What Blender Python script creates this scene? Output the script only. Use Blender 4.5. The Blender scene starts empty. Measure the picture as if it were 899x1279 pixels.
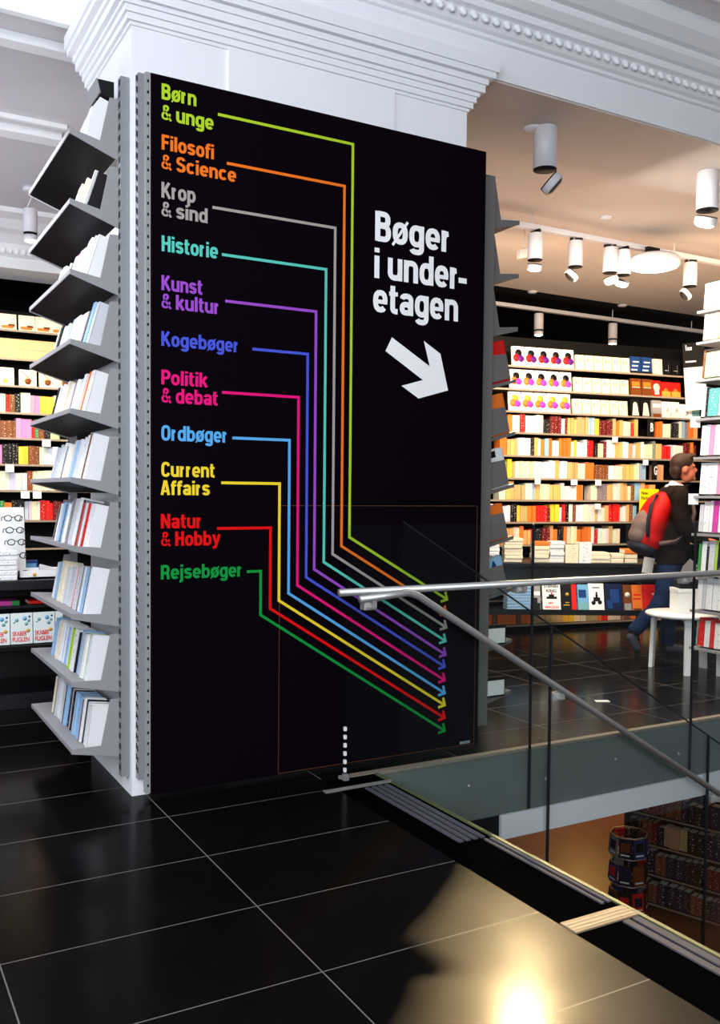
import bpy, bmesh, math, random
from mathutils import Vector, Matrix, Euler
random.seed(7)
PI = math.pi
scn = bpy.context.scene
col = scn.collection

# ------------------------------------------------------------------ camera, world, lights, exposure
IMG_W, IMG_H = 899, 1279
F_PX, YAW, PITCH, ROLL, CY = 1149.42, 0.5131, -0.0414, 0.0096, 663.5
EYE = Vector((0, 0, 1.45))
_F = Vector((math.sin(YAW)*math.cos(PITCH), math.cos(YAW)*math.cos(PITCH), math.sin(PITCH)))
_R = Vector((math.cos(YAW), -math.sin(YAW), 0))
_U = _R.cross(_F)
_R2 = _R*math.cos(ROLL) + _U*math.sin(ROLL)
_U2 = -_R*math.sin(ROLL) + _U*math.cos(ROLL)
cd = bpy.data.cameras.new('camera')
cam = bpy.data.objects.new('camera', cd); col.objects.link(cam)
cd.sensor_fit = 'HORIZONTAL'; cd.sensor_width = 36.0
cd.lens = F_PX/IMG_W*36.0
cd.shift_y = (CY-IMG_H/2)/IMG_W
cd.clip_start = 0.05; cd.clip_end = 100
_m = Matrix((( _R2.x, _U2.x, -_F.x, EYE.x), (_R2.y, _U2.y, -_F.y, EYE.y), (_R2.z, _U2.z, -_F.z, EYE.z), (0, 0, 0, 1)))
cam.matrix_world = _m
scn.camera = cam

def at(px, py, **k):
    """world point seen at a pixel of the photograph on a plane x=, y= or z="""
    d = _F + _R2*((px-IMG_W/2)/F_PX) - _U2*((py-CY)/F_PX)
    (ax, v), = k.items(); i = 'xyz'.index(ax)
    return EYE + d*((v-EYE[i])/d[i])

w = bpy.data.worlds.new('world'); scn.world = w; w.use_nodes = True
w.node_tree.nodes['Background'].inputs['Color'].default_value = (0.80, 0.86, 1.0, 1)
w.node_tree.nodes['Background'].inputs['Strength'].default_value = 0.16
vs = scn.view_settings
vs.view_transform = 'Standard'; vs.look = 'None'; vs.gamma = 1.0; vs.use_curve_mapping = False
vs.exposure = 0.35
scn.cycles.use_denoising = True
scn.cycles.max_bounces = 8; scn.cycles.transparent_max_bounces = 16
scn.cycles.sample_clamp_indirect = 6.0

WARM = (1.0, 0.70, 0.42)
def light(name, kind, loc, target, energy, color, size=0.5, size_y=None, spot=60, blend=0.4, spread=180):
    l = bpy.data.lights.new(name, kind); l.energy = energy; l.color = color
    if kind == 'AREA':
        l.size = size; l.spread = math.radians(spread)
        if size_y: l.shape = 'RECTANGLE'; l.size_y = size_y
    elif kind == 'SPOT':
        l.shadow_soft_size = size; l.spot_size = math.radians(spot); l.spot_blend = blend
    else: l.shadow_soft_size = size
    o = bpy.data.objects.new(name, l); col.objects.link(o); o.location = loc
    o.rotation_euler = (Vector(target)-Vector(loc)).to_track_quat('-Z', 'Y').to_euler()
    return o
light('window_daylight', 'AREA', (-1.2, -1.35, 2.6), (1.7, 4.2, 1.5), 250, (0.90, 0.94, 1.0), 4.5, 2.6)
light('side_daylight', 'AREA', (-2.4, 3.0, 4.2), (1.1, 4.9, 0.9), 120, (0.82, 0.90, 1.0), 2.4, 2.4)
light('left_ceiling_fill', 'AREA', (-1.0, 6.8, 1.2), (-0.6, 6.9, 9), 60, (0.93, 0.92, 1.0), 3.0, 3.0)  # added upward fill that brightens the left ceiling, no fixture there
light('bookcase_wash', 'AREA', (6.1, 5.9, 3.3), (7.1, 7.6, 1.5), 100, WARM, 3.6, 0.3)
light('hall_ceiling_fill', 'AREA', (6.6, 6.9, 2.4), (6.6, 6.9, 9), 46, (1.0, 0.66, 0.44), 5.0, 3.0)  # added mid-air uplight for the hall ceiling, not a fitting of the room
light('counter_wash', 'AREA', (5.3, 5.0, 3.3), (6.3, 6.4, 0.6), 60, (1.0, 0.86, 0.70), 2.4, 0.3)
light('reading_wash', 'AREA', (1.2, 8.3, 3.3), (1.6, 9.46, 1.7), 36, (1.0, 0.84, 0.62), 2.4, 0.3, spread=110)
light('reading_wash', 'AREA', (0.2, 5.0, 3.2), (1.0, 6.3, 0.7), 40, (0.95, 0.95, 1.0), 1.2, 0.6)
light('right_case_wash', 'AREA', (4.4, 4.6, 3.3), (5.9, 4.6, 1.4), 50, (1.0, 0.93, 0.85), 1.0, 0.3)
light('floor_spot', 'SPOT', (5.29, 6.33, 3.46), (1.72, 1.95, 0), 19000, (1.0, 0.72, 0.36), 0.06, None, 24, 0.5)
light('cellar_lamp', 'POINT', (10.4, 11.0, -0.75), (0, 0, 0), 105, (1.0, 0.52, 0.14), 0.15)
light('cellar_lamp', 'POINT', (6.6, 6.0, -0.75), (0, 0, 0), 3, (1.0, 0.70, 0.40), 0.15)

# ------------------------------------------------------------------ materials
def lin(c):
    return tuple(((x/12.92) if x <= 0.04045 else ((x+0.055)/1.055)**2.4) for x in c)
def rgb(r, g, b): return lin((r/255, g/255, b/255))
MATS = {}
def mat(name, c, rough=0.5, spec=0.5, metal=0.0, emit=0.0, noise=0.0, nscale=30.0, bump=0.0):
    m = bpy.data.materials.new(name); m.use_nodes = True
    nt = m.node_tree; b = nt.nodes['Principled BSDF']
    b.inputs['Base Color'].default_value = (*c, 1)
    b.inputs['Roughness'].default_value = rough
    b.inputs['Specular IOR Level'].default_value = spec
    b.inputs['Metallic'].default_value = metal
    if emit:
        b.inputs['Emission Color'].default_value = (*c, 1); b.inputs['Emission Strength'].default_value = emit
    if noise or bump:
        tc = nt.nodes.new('ShaderNodeTexCoord'); nz = nt.nodes.new('ShaderNodeTexNoise')
        nz.inputs['Scale'].default_value = nscale; nz.inputs['Detail'].default_value = 4
        nt.links.new(tc.outputs['Object'], nz.inputs['Vector'])
        if noise:
            mx = nt.nodes.new('ShaderNodeMix'); mx.data_type = 'RGBA'
            mx.inputs[6].default_value = (*[x*(1-noise) for x in c], 1)
            mx.inputs[7].default_value = (*[min(1, x*(1+noise)) for x in c], 1)
            nt.links.new(nz.outputs['Fac'], mx.inputs[0]); nt.links.new(mx.outputs[2], b.inputs['Base Color'])
        if bump:
            bp = nt.nodes.new('ShaderNodeBump'); bp.inputs['Strength'].default_value = bump; bp.inputs['Distance'].default_value = 0.005
            nt.links.new(nz.outputs['Fac'], bp.inputs['Height']); nt.links.new(bp.outputs['Normal'], b.inputs['Normal'])
    MATS[name] = m
    return m

def math_node(nt, op, a, b=None):
    n = nt.nodes.new('ShaderNodeMath'); n.operation = op
    for i, v in enumerate((a, b)):
        if v is None: continue
        if isinstance(v, (int, float)): n.inputs[i].default_value = v
        else: nt.links.new(v, n.inputs[i])
    return n.outputs[0]

def tile_material():
    """polished black stone: near-black body, mirror that grows towards grazing, pale grout on an 0.85 x 0.504 m grid"""
    m = bpy.data.materials.new('polished_black_tiles'); m.use_nodes = True
    nt = m.node_tree; nt.nodes.clear()
    out = nt.nodes.new('ShaderNodeOutputMaterial')
    geo = nt.nodes.new('ShaderNodeNewGeometry'); sep = nt.nodes.new('ShaderNodeSeparateXYZ')
    nt.links.new(geo.outputs['Position'], sep.inputs[0])
    def grid(sock, off, pitch, half):
        t = math_node(nt, 'DIVIDE', math_node(nt, 'SUBTRACT', sock, off), pitch)
        fr = math_node(nt, 'ABSOLUTE', math_node(nt, 'SUBTRACT', t, math_node(nt, 'ROUND', t)))
        return math_node(nt, 'LESS_THAN', fr, half/pitch)
    g = math_node(nt, 'MAXIMUM', grid(sep.outputs['X'], 1.252, 0.848, 0.0022), grid(sep.outputs['Y'], 3.436, 0.504, 0.0022))
    nz = nt.nodes.new('ShaderNodeTexNoise'); nz.inputs['Scale'].default_value = 6; nz.inputs['Detail'].default_value = 6
    nt.links.new(geo.outputs['Position'], nz.inputs['Vector'])
    body = nt.nodes.new('ShaderNodeMix'); body.data_type = 'RGBA'
    body.inputs[6].default_value = (0.0012, 0.0011, 0.0012, 1); body.inputs[7].default_value = (0.0040, 0.0034, 0.0030, 1)
    nt.links.new(nz.outputs['Fac'], body.inputs[0])
    mix = nt.nodes.new('ShaderNodeMix'); mix.data_type = 'RGBA'
    mix.inputs[7].default_value = (0.17, 0.155, 0.14, 1)
    nt.links.new(g, mix.inputs[0]); nt.links.new(body.outputs[2], mix.inputs[6])
    df = nt.nodes.new('ShaderNodeBsdfDiffuse'); nt.links.new(mix.outputs[2], df.inputs['Color'])
    gl = nt.nodes.new('ShaderNodeBsdfGlossy'); gl.inputs['Color'].default_value = (1, 1, 1, 1)
    nt.links.new(math_node(nt, 'ADD', 0.11, math_node(nt, 'MULTIPLY', nz.outputs['Fac'], 0.10)), gl.inputs['Roughness'])
    lw = nt.nodes.new('ShaderNodeLayerWeight'); lw.inputs['Blend'].default_value = 0.5
    fac = math_node(nt, 'MULTIPLY', math_node(nt, 'POWER', lw.outputs['Facing'], 7.5), 1.0)
    fac = math_node(nt, 'ADD', fac, 0.0012)
    fac = math_node(nt, 'MULTIPLY', fac, math_node(nt, 'SUBTRACT', 1.0, math_node(nt, 'MULTIPLY', g, 0.8)))
    ms = nt.nodes.new('ShaderNodeMixShader')
    nt.links.new(fac, ms.inputs[0]); nt.links.new(df.outputs[0], ms.inputs[1]); nt.links.new(gl.outputs[0], ms.inputs[2])
    g2 = nt.nodes.new('ShaderNodeBsdfGlossy'); g2.inputs['Color'].default_value = (1, 1, 1, 1); g2.inputs['Roughness'].default_value = 0.36
    m2 = nt.nodes.new('ShaderNodeMixShader'); m2.inputs[0].default_value = 0.008
    nt.links.new(ms.outputs[0], m2.inputs[1]); nt.links.new(g2.outputs[0], m2.inputs[2])
    nt.links.new(m2.outputs[0], out.inputs['Surface'])
    MATS['tiles'] = m; return m

def glass_material():
    m = bpy.data.materials.new('clear_glass'); m.use_nodes = True
    nt = m.node_tree; nt.nodes.clear()
    out = nt.nodes.new('ShaderNodeOutputMaterial')
    tr = nt.nodes.new('ShaderNodeBsdfTransparent'); tr.inputs['Color'].default_value = (0.955, 0.975, 0.968, 1)
    gl = nt.nodes.new('ShaderNodeBsdfGlossy'); gl.inputs['Roughness'].default_value = 0.01
    fr = nt.nodes.new('ShaderNodeFresnel'); fr.inputs['IOR'].default_value = 1.22
    ms = nt.nodes.new('ShaderNodeMixShader')
    nt.links.new(math_node(nt, 'MULTIPLY', fr.outputs[0], 0.55), ms.inputs[0]); nt.links.new(tr.outputs[0], ms.inputs[1]); nt.links.new(gl.outputs[0], ms.inputs[2])
    nt.links.new(ms.outputs[0], out.inputs['Surface'])
    MATS['glass'] = m; return m

def book_material():
    """cover takes the object's own colour; a printed title band and lettering marks run along the spine"""
    m = bpy.data.materials.new('book_cover'); m.use_nodes = True
    nt = m.node_tree; b = nt.nodes['Principled BSDF']
    b.inputs['Roughness'].default_value = 0.42; b.inputs['Specular IOR Level'].default_value = 0.3
    oi = nt.nodes.new('ShaderNodeObjectInfo'); tc = nt.nodes.new('ShaderNodeTexCoord'); sep = nt.nodes.new('ShaderNodeSeparateXYZ')
    nt.links.new(tc.outputs['Object'], sep.inputs[0])
    # unit book: x -0.5..0.5 thickness, z 0..1 height
    z = math_node(nt, 'ADD', math_node(nt, 'MULTIPLY', sep.outputs['Z'], 9.0), math_node(nt, 'MULTIPLY', oi.outputs['Random'], 53.0))
    nz = nt.nodes.new('ShaderNodeTexNoise'); nz.noise_dimensions = '2D'; nz.inputs['Scale'].default_value = 1.6; nz.inputs['Detail'].default_value = 3
    cmb = nt.nodes.new('ShaderNodeCombineXYZ')
    nt.links.new(math_node(nt, 'MULTIPLY', sep.outputs['X'], 2.2), cmb.inputs[0]); nt.links.new(z, cmb.inputs[1])
    nt.links.new(cmb.outputs[0], nz.inputs['Vector'])
    mark = math_node(nt, 'GREATER_THAN', nz.outputs['Fac'], 0.64)
    spine = math_node(nt, 'LESS_THAN', sep.outputs['Y'], 0.04)
    centre = math_node(nt, 'LESS_THAN', math_node(nt, 'ABSOLUTE', sep.outputs['X']), 0.30)
    fac = math_node(nt, 'MULTIPLY', math_node(nt, 'MULTIPLY', mark, spine), math_node(nt, 'MULTIPLY', centre, 0.75))
    hsv = nt.nodes.new('ShaderNodeSeparateColor'); nt.links.new(oi.outputs['Color'], hsv.inputs[0])
    lum = math_node(nt, 'GREATER_THAN', math_node(nt, 'ADD', hsv.outputs[1], hsv.outputs[0]), 0.62)
    ink = nt.nodes.new('ShaderNodeMix'); ink.data_type = 'RGBA'
    ink.inputs[6].default_value = (0.75, 0.70, 0.6, 1); ink.inputs[7].default_value = (0.36, 0.27, 0.24, 1)
    nt.links.new(lum, ink.inputs[0])
    mx = nt.nodes.new('ShaderNodeMix'); mx.data_type = 'RGBA'
    nt.links.new(fac, mx.inputs[0]); nt.links.new(oi.outputs['Color'], mx.inputs[6]); nt.links.new(ink.outputs[2], mx.inputs[7])
    nt.links.new(mx.outputs[2], b.inputs['Base Color'])
    MATS['book'] = m; return m

def plain_object_color():
    m = bpy.data.materials.new('printed_cover'); m.use_nodes = True
    nt = m.node_tree; b = nt.nodes['Principled BSDF']; b.inputs['Roughness'].default_value = 0.4
    oi = nt.nodes.new('ShaderNodeObjectInfo'); nt.links.new(oi.outputs['Color'], b.inputs['Base Color'])
    MATS['objcol'] = m; return m

tile_material(); glass_material(); book_material(); plain_object_color()
mat('white_plaster', (0.86, 0.87, 0.90), 0.7, 0.3, noise=0.03, nscale=4)
mat('ceiling_plaster', (0.64, 0.63, 0.66), 0.9, 0.2, noise=0.05, nscale=60)
mat('warm_ceiling', (0.62, 0.55, 0.50), 0.9, 0.2, noise=0.05, nscale=60)
mat('black_paint_and_shade', (0.004, 0.004, 0.005), 0.8, 0.1)  # black wall paint, also stands in for shade on the rear ceiling
mat('sign_black', (0.0030, 0.0014, 0.0034), 0.7, 0.02)
mat('shelf_grey', rgb(150, 148, 150), 0.5, 0.3, noise=0.06, nscale=120)
mat('rail_grey', rgb(140, 142, 146), 0.4, 0.4, metal=0.2)
mat('slot_dark', (0.004, 0.004, 0.005), 0.9, 0.1)
mat('steel', rgb(205, 204, 200), 0.42, 0.5, metal=0.75)
mat('steel_dark', rgb(60, 62, 66), 0.35, 0.5, metal=0.8)
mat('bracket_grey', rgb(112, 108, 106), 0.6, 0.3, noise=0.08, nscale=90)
mat('white_metal', (0.66, 0.66, 0.69), 0.4, 0.4)
mat('black_plastic', (0.006, 0.006, 0.007), 0.6, 0.2)
mat('lamp_lens', (1.0, 0.86, 0.66), 0.5, 0.3, emit=14)
mat('lamp_diffuser', (1.0, 0.93, 0.84), 0.5, 0.3, emit=9)
mat('tread_black', (0.0012, 0.0012, 0.0014), 0.9, 0.0)
mat('groove_metal', rgb(80, 80, 88), 0.8, 0.05)
mat('beige_nosing', rgb(150, 134, 112), 0.7, 0.1, noise=0.12, nscale=18)
mat('concrete', rgb(112, 120, 116), 0.6, 0.4, noise=0.25, nscale=3)
mat('cellar_wood', rgb(128, 76, 26), 0.4, 0.4, noise=0.25, nscale=5)
mat('cellar_wall', rgb(74, 42, 16), 0.8, 0.2)
mat('dark_case', (0.004, 0.004, 0.004), 0.6, 0.1)
mat('underside_shade', (0.003, 0.003, 0.004), 0.45, 0.03)  # near-black colour standing in for shade beneath the rack shelves
mat('case_edge', rgb(150, 136, 120), 0.5, 0.3)
mat('pages', (0.80, 0.77, 0.70), 0.8, 0.2, noise=0.06, nscale=200)
mat('table_black', (0.006, 0.007, 0.009), 0.35, 0.4)
mat('white_lacquer', (0.88, 0.88, 0.88), 0.3, 0.5)
mat('white_paper', (0.88, 0.88, 0.87), 0.7, 0.2)
mat('green_edge', rgb(84, 92, 62), 0.5, 0.2)
mat('beige_card', rgb(205, 176, 128), 0.7, 0.2, noise=0.1, nscale=8)
for n, c in dict(lime=(178, 212, 44), orange=(250, 120, 32), grey=(170, 162, 156), teal=(92, 205, 186), purple=(160, 78, 200),
                 blue=(74, 88, 214), pink=(238, 22, 122), sky=(92, 174, 236), yellow=(252, 220, 48), red=(236, 14, 16),
                 green=(16, 150, 62), white=(255, 255, 255)).items():
    mat('print_'+n, rgb(*c), 0.5, 0.1)
mat('line_brown', rgb(92, 56, 34), 0.5, 0.2)
for n, c in dict(ink=(14, 12, 14), red=(226, 30, 24), violet=(92, 20, 120), magenta=(196, 60, 190), orange=(240, 120, 40), gold=(206, 160, 60),
                 teal=(120, 170, 170), cream=(240, 228, 200), brown=(116, 60, 22), blue=(24, 60, 120), navy=(14, 24, 60), pale=(216, 226, 224),
                 grey=(150, 150, 150), white=(245, 245, 245), green=(40, 140, 70), yellow=(250, 224, 20), sky=(110, 170, 210)).items():
    mat('ink_'+n, rgb(*c), 0.45, 0.2)
M = MATS

# ------------------------------------------------------------------ mesh helpers
class MB:
    def __init__(s): s.bm = bmesh.new(); s.mats = []
    def mi(s, m):
        m = M[m] if isinstance(m, str) else m
        if m not in s.mats: s.mats.append(m)
        return s.mats.index(m)
    def _add(s, verts, faces, m, smooth=False, mtx=None):
        i = s.mi(m); vs_ = [s.bm.verts.new(mtx @ Vector(v) if mtx else v) for v in verts]
        for f in faces:
            try: fc = s.bm.faces.new([vs_[k] for k in f])
            except ValueError: continue
            fc.material_index = i; fc.smooth = smooth
        return vs_
    def box(s, lo, hi, m, mtx=None, bev=0.0):
        x0, y0, z0 = lo; x1, y1, z1 = hi
        if bev <= 0:
            v = [(x0,y0,z0),(x1,y0,z0),(x1,y1,z0),(x0,y1,z0),(x0,y0,z1),(x1,y0,z1),(x1,y1,z1),(x0,y1,z1)]
            s._add(v, [(0,3,2,1),(4,5,6,7),(0,1,5,4),(1,2,6,5),(2,3,7,6),(3,0,4,7)], m, False, mtx)
        else:
            t = bmesh.new(); bmesh.ops.create_cube(t, size=1)
            for q in t.verts: q.co = Vector((x0+(q.co.x+.5)*(x1-x0), y0+(q.co.y+.5)*(y1-y0), z0+(q.co.z+.5)*(z1-z0)))
            bmesh.ops.bevel(t, geom=t.edges[:], offset=bev, segments=2, affect='EDGES', profile=0.5)
            t.verts.index_update()
            s._add([q.co.copy() for q in t.verts], [[q.index for q in f.verts] for f in t.faces], m, False, mtx); t.free()
        return s
    def prism(s, poly, axis, a, b, m, mtx=None):
        """poly of 2D points extruded along an axis from a to b ('x': poly=(y,z), 'y': poly=(x,z), 'z': poly=(x,y))"""
        def p(u, v, t): return {'x': (t,u,v), 'y': (u,t,v), 'z': (u,v,t)}[axis]
        n = len(poly); v = [p(u, w_, a) for u, w_ in poly]+[p(u, w_, b) for u, w_ in poly]
        f = [tuple(range(n)), tuple(range(2*n-1, n-1, -1))]+[(i, i+n, (i+1) % n+n, (i+1) % n) for i in range(n)]
        s._add(v, f, m, False, mtx); return s
    def lathe(s, prof, m, n=24, mtx=None, smooth=True, caps=True):
        v = []; f = []
        for r, z in prof:
            for k in range(n): v.append((r*math.cos(2*PI*k/n), r*math.sin(2*PI*k/n), z))
        for j in range(len(prof)-1):
            for k in range(n): f.append((j*n+k, j*n+(k+1) % n, (j+1)*n+(k+1) % n, (j+1)*n+k))
        if caps:
            f.append(tuple(reversed(range(n)))); f.append(tuple(range((len(prof)-1)*n, len(prof)*n)))
        s._add(v, f, m, smooth, mtx); return s
    def tube(s, pts, r, m, n=10, mtx=None):
        pts = [Vector(p) for p in pts]; v = []; f = []
        rs = r if isinstance(r, (list, tuple)) else [r]*len(pts)
        up = Vector((0, 0, 1))
        for i, p in enumerate(pts):
            t = (pts[min(i+1, len(pts)-1)]-pts[max(i-1, 0)]).normalized()
            a = t.cross(up if abs(t.z) < 0.95 else Vector((1, 0, 0))).normalized(); b = t.cross(a)
            for k in range(n): v.append(p+(a*math.cos(2*PI*k/n)+b*math.sin(2*PI*k/n))*rs[i])
        for i in range(len(pts)-1):
            for k in range(n): f.append((i*n+k, i*n+(k+1) % n, (i+1)*n+(k+1) % n, (i+1)*n+k))
        f.append(tuple(range(n))); f.append(tuple(reversed(range((len(pts)-1)*n, len(pts)*n))))
        s._add(v, f, m, True, mtx); return s
    def band(s, path, wd, y0, y1, m):
        """flat mitred stripe following a path of (x, z) points, as a thin solid between y0 and y1"""
        P = [Vector(p) for p in path]; L = []; Rr = []
        for i, p in enumerate(P):
            d0 = (P[i]-P[i-1]).normalized() if i else (P[1]-P[0]).normalized()
            d1 = (P[i+1]-P[i]).normalized() if i < len(P)-1 else d0
            n0 = Vector((-d0.y, d0.x)); n1 = Vector((-d1.y, d1.x)); nn = (n0+n1).normalized()
            k = wd/2/max(0.3, nn.dot(n0)); L.append(p+nn*k); Rr.append(p-nn*k)
        for i in range(len(P)-1):
            s.prism([tuple(L[i]), tuple(L[i+1]), tuple(Rr[i+1]), tuple(Rr[i])], 'y', y0, y1, m)
        return s
    def mesh(s, name):
        bmesh.ops.recalc_face_normals(s.bm, faces=s.bm.faces[:])
        me = bpy.data.meshes.new(name); s.bm.to_mesh(me); s.bm.free()
        for m_ in s.mats: me.materials.append(m_)
        return me
    def build(s, name, parent=None, loc=None, rot=None):
        o = bpy.data.objects.new(name, s.mesh(name)); col.objects.link(o)
        if parent: o.parent = parent
        if loc is not None: o.location = loc
        if rot is not None: o.rotation_euler = rot
        return o

def tag(o, label, cat, group=None, kind=None):
    if label: o['label'] = label
    if cat: o['category'] = cat
    if group: o['group'] = group
    if kind: o['kind'] = kind
    return o
def empty(name, loc, label, cat, group=None, rot=(0, 0, 0)):
    o = bpy.data.objects.new(name, None); col.objects.link(o); o.empty_display_size = 0.05
    o.location = loc; o.rotation_euler = rot
    return tag(o, label, cat, group)
def struct(o): o['kind'] = 'structure'; return o

def text_mesh(body, weight=0.0, align='LEFT'):
    cu = bpy.data.curves.new('t', 'FONT'); cu.body = body; cu.size = 1.0; cu.offset = weight; cu.align_x = align
    cu.extrude = 0.004; cu.resolution_u = 4
    ob = bpy.data.objects.new('t', cu); col.objects.link(ob)
    dg = bpy.context.evaluated_depsgraph_get(); dg.update()
    me = bpy.data.meshes.new_from_object(ob.evaluated_get(dg))
    bpy.data.objects.remove(ob); bpy.data.curves.remove(cu)
    return me
def lettering(body, x0, z0, cap, width, y, material, parent, name='lettering', weight=0.022, mtx=None, label=None):
    """text fitted into width x cap height, standing on z0 from x0, on the plane y (faces -y)"""
    me = text_mesh(body, weight)
    xs = [v.co.x for v in me.vertices]; a, b = min(xs), max(xs)
    kx = width/(b-a); kz = cap/0.74
    for v in me.vertices:
        c = v.co.copy(); p = Vector((x0+(c.x-a)*kx, y-c.z*0.25, z0+c.y*kz))
        v.co = mtx @ p if mtx else p
    me.materials.clear(); me.materials.append(M[material])
    o = bpy.data.objects.new(name, me); col.objects.link(o); o.parent = parent
    if label: o['label'] = label
    return o

def _se(cx, cy, rx, ry, a0, a1, e=2.5, n=14):
    out = []
    for i in range(n+1):
        a = math.radians(a0+(a1-a0)*i/n); c, q = math.cos(a), math.sin(a)
        out.append((cx+rx*math.copysign(abs(c)**(2/e), c), cy+ry*math.copysign(abs(q)**(2/e), q)))
    return out
_bowl = _se(.28, .37, .19, .285, 0, 360, 2.5, 28)
_st = lambda x, a, b_: [(x, a), (x, b_)]
_arch = [(.09, 0.3)]+_se(.28, .45, .19, .205, 180, 0)+[(.47, 0)]
_cap_p = [(.1, .915), (.30, .915)]+_se(.30, .68, .19, .235, 90, -90)+[(.1, .445)]
# condensed bold grotesque: each letter is a list of strokes on a grid with cap height 1, plus its width
GLY = {'o': ([_bowl], .56), 'ø': ([_bowl, ('thin', [(.0, -.06), (.56, .80)])], .56),
 'n': ([_st(.09, 0, .74), _arch], .56), 'u': ([_st(.47, 0, .74), [(.09, .74)]+_se(.28, .29, .19, .205, 180, 360)+[(.47, .45)]], .56),
 'r': ([_st(.09, 0, .74), [(.09, .3)]+_se(.33, .42, .24, .225, 180, 100)], .37), 'e': ([_se(.28, .37, .19, .285, 0, 318), ('thin', [(.12, .355), (.55, .355)])], .56),
 'g': ([_bowl, [(.47, .74), (.47, .0)]+_se(.28, -.03, .19, .15, 0, -160)], .56), 'd': ([_bowl, _st(.47, 0, 1)], .56), 'b': ([_bowl, _st(.09, 0, 1)], .56),
 'p': ([_bowl, _st(.09, -.26, .74)], .56), 'i': ([_st(.10, 0, .74), _st(.10, .85, 1.0)], .20), 'l': ([_st(.10, 0, 1)], .20),
 'j': ([[(.11, .74), (.11, -.06)]+_se(-.02, -.06, .13, .11, 0, -95), _st(.11, .85, 1.0)], .21), 'k': ([_st(.09, 0, 1), [(.14, .30), (.47, .74)], [(.24, .43), (.49, 0)]], .55),
 't': ([[(.14, .94), (.14, .2)]+_se(.27, .2, .13, .115, 180, 270)+[(.34, .085)], ('thin', [(.0, .67), (.34, .67)])], .36),
 's': ([_se(.26, .525, .17, .135, 12, 265)+_se(.26, .225, .17, .14, 85, -168)], .52), 'c': ([_se(.28, .37, .19, .285, 40, 320)], .54),
 'a': ([_se(.27, .50, .18, .15, 168, 0)+[(.45, 0)], _se(.26, .225, .165, .14, 0, 360, 2.5, 24)], .55),
 'f': ([[(.14, 0), (.14, .76)]+_se(.29, .76, .15, .155, 180, 90)+[(.35, .915)], ('thin', [(.0, .67), (.34, .67)])], .34), 'h': ([_st(.09, 0, 1), _arch], .56),
 'y': ([[(.07, .76), (.28, .06)], [(.49, .76), (.28, .04), (.20, -.13), (.02, -.17)]], .56), '-': ([[(-.07, .33), (.27, .33)]], .28),
 'B': ([_st(.10, 0, 1), [(.1, .92), (.30, .92)]+_se(.30, .735, .17, .185, 90, -90)+[(.1, .55)], [(.1, .52), (.31, .52)]+_se(.31, .30, .185, .22, 90, -90)+[(.1, .08)]], .59),
 'F': ([_st(.10, 0, 1), [(.1, .915), (.50, .915)], [(.1, .51), (.45, .51)]], .51), 'K': ([_st(.10, 0, 1), [(.14, .38), (.51, 1)], [(.26, .56), (.56, 0)]], .62),
 'H': ([_st(.10, 0, 1), _st(.50, 0, 1), [(.1, .52), (.5, .52)]], .60), 'P': ([_st(.10, 0, 1), _cap_p], .57), 'R': ([_st(.10, 0, 1), _cap_p, [(.30, .445), (.44, .40), (.485, .22), (.51, 0)]], .60),
 'O': ([_se(.31, .5, .215, .42, 0, 360, 2.8, 32)], .62), 'C': ([_se(.31, .5, .215, .42, 28, 332, 2.8, 24)], .60),
 'A': ([[(.08, 0), (.285, 1)], [(.53, 0), (.325, 1)], ('thin', [(.14, .26), (.47, .26)])], .61), 'N': ([_st(.10, 0, 1), _st(.52, 0, 1), [(.11, .95), (.51, .05)]], .62),
 'S': ([_se(.29, .725, .195, .195, 12, 265)+_se(.29, .285, .20, .205, 85, -168)], .58),
 '&': ([[(.63, 0), (.40, .34), (.20, .63)]+_se(.31, .79, .125, .13, 205, -35)+[(.20, .49)]+_se(.28, .275, .185, .195, 140, 300)+[(.52, .30), (.55, .46)]], .64)}
def sign_lettering(body, x0, z0, cap, width, y, material, parent):
    adv = 0.0; strokes = []; ends = 0.0
    for ch_ in body:
        if ch_ == ' ': adv += .26; continue
        gl, wd = GLY[ch_]
        for q in gl:
            thin = q[0] == 'thin'
            pts = q[1] if thin else q
            strokes.append(([(adv+x, z) for x, z in pts], .09 if (thin and ch_ == 'ø') else (.14 if thin else (.13 if ch_ == '&' else .185))))
        ends = adv+wd; adv += wd+.065
    kx = width/ends
    b = MB(); i = b.mi(material)
    for n_, (pts, wd) in enumerate(strokes):
        P = [Vector(p) for p in pts]; closed = (P[0]-P[-1]).length < 1e-4
        Q = [P[0]]
        for p in P[1:]:
            if (p-Q[-1]).length > 1e-4: Q.append(p)
        P = Q
        if closed and (P[0]-P[-1]).length < 1e-4: P = P[:-1]
        n = len(P); rows = []
        for j in range(n):
            a = P[j-1] if (j or closed) else None; c = P[(j+1) % n] if (j < n-1 or closed) else None
            d0 = (P[j]-a).normalized() if a is not None else (c-P[j]).normalized()
            d1 = (c-P[j]).normalized() if c is not None else d0
            n0 = Vector((-d0.y, d0.x)); nn = (n0+Vector((-d1.y, d1.x))).normalized(); k = wd/2/max(.5, nn.dot(n0))
            rows.append([P[j]+nn*k, P[j]-nn*k])
        vv = [[b.bm.verts.new((x0+r_.x*kx, y-n_*2e-6, z0+r_.y*cap)) for r_ in rw] for rw in rows]
        for j in range(n if closed else n-1):
            A, B_ = vv[j], vv[(j+1) % n]
            try: b.bm.faces.new((A[0], B_[0], B_[1], A[1])).material_index = i
            except ValueError: pass
    ge = bmesh.ops.extrude_face_region(b.bm, geom=b.bm.faces[:])
    for v in ge['geom']:
        if isinstance(v, bmesh.types.BMVert): v.co.y -= 0.001
    return b.build('lettering', parent)

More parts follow.
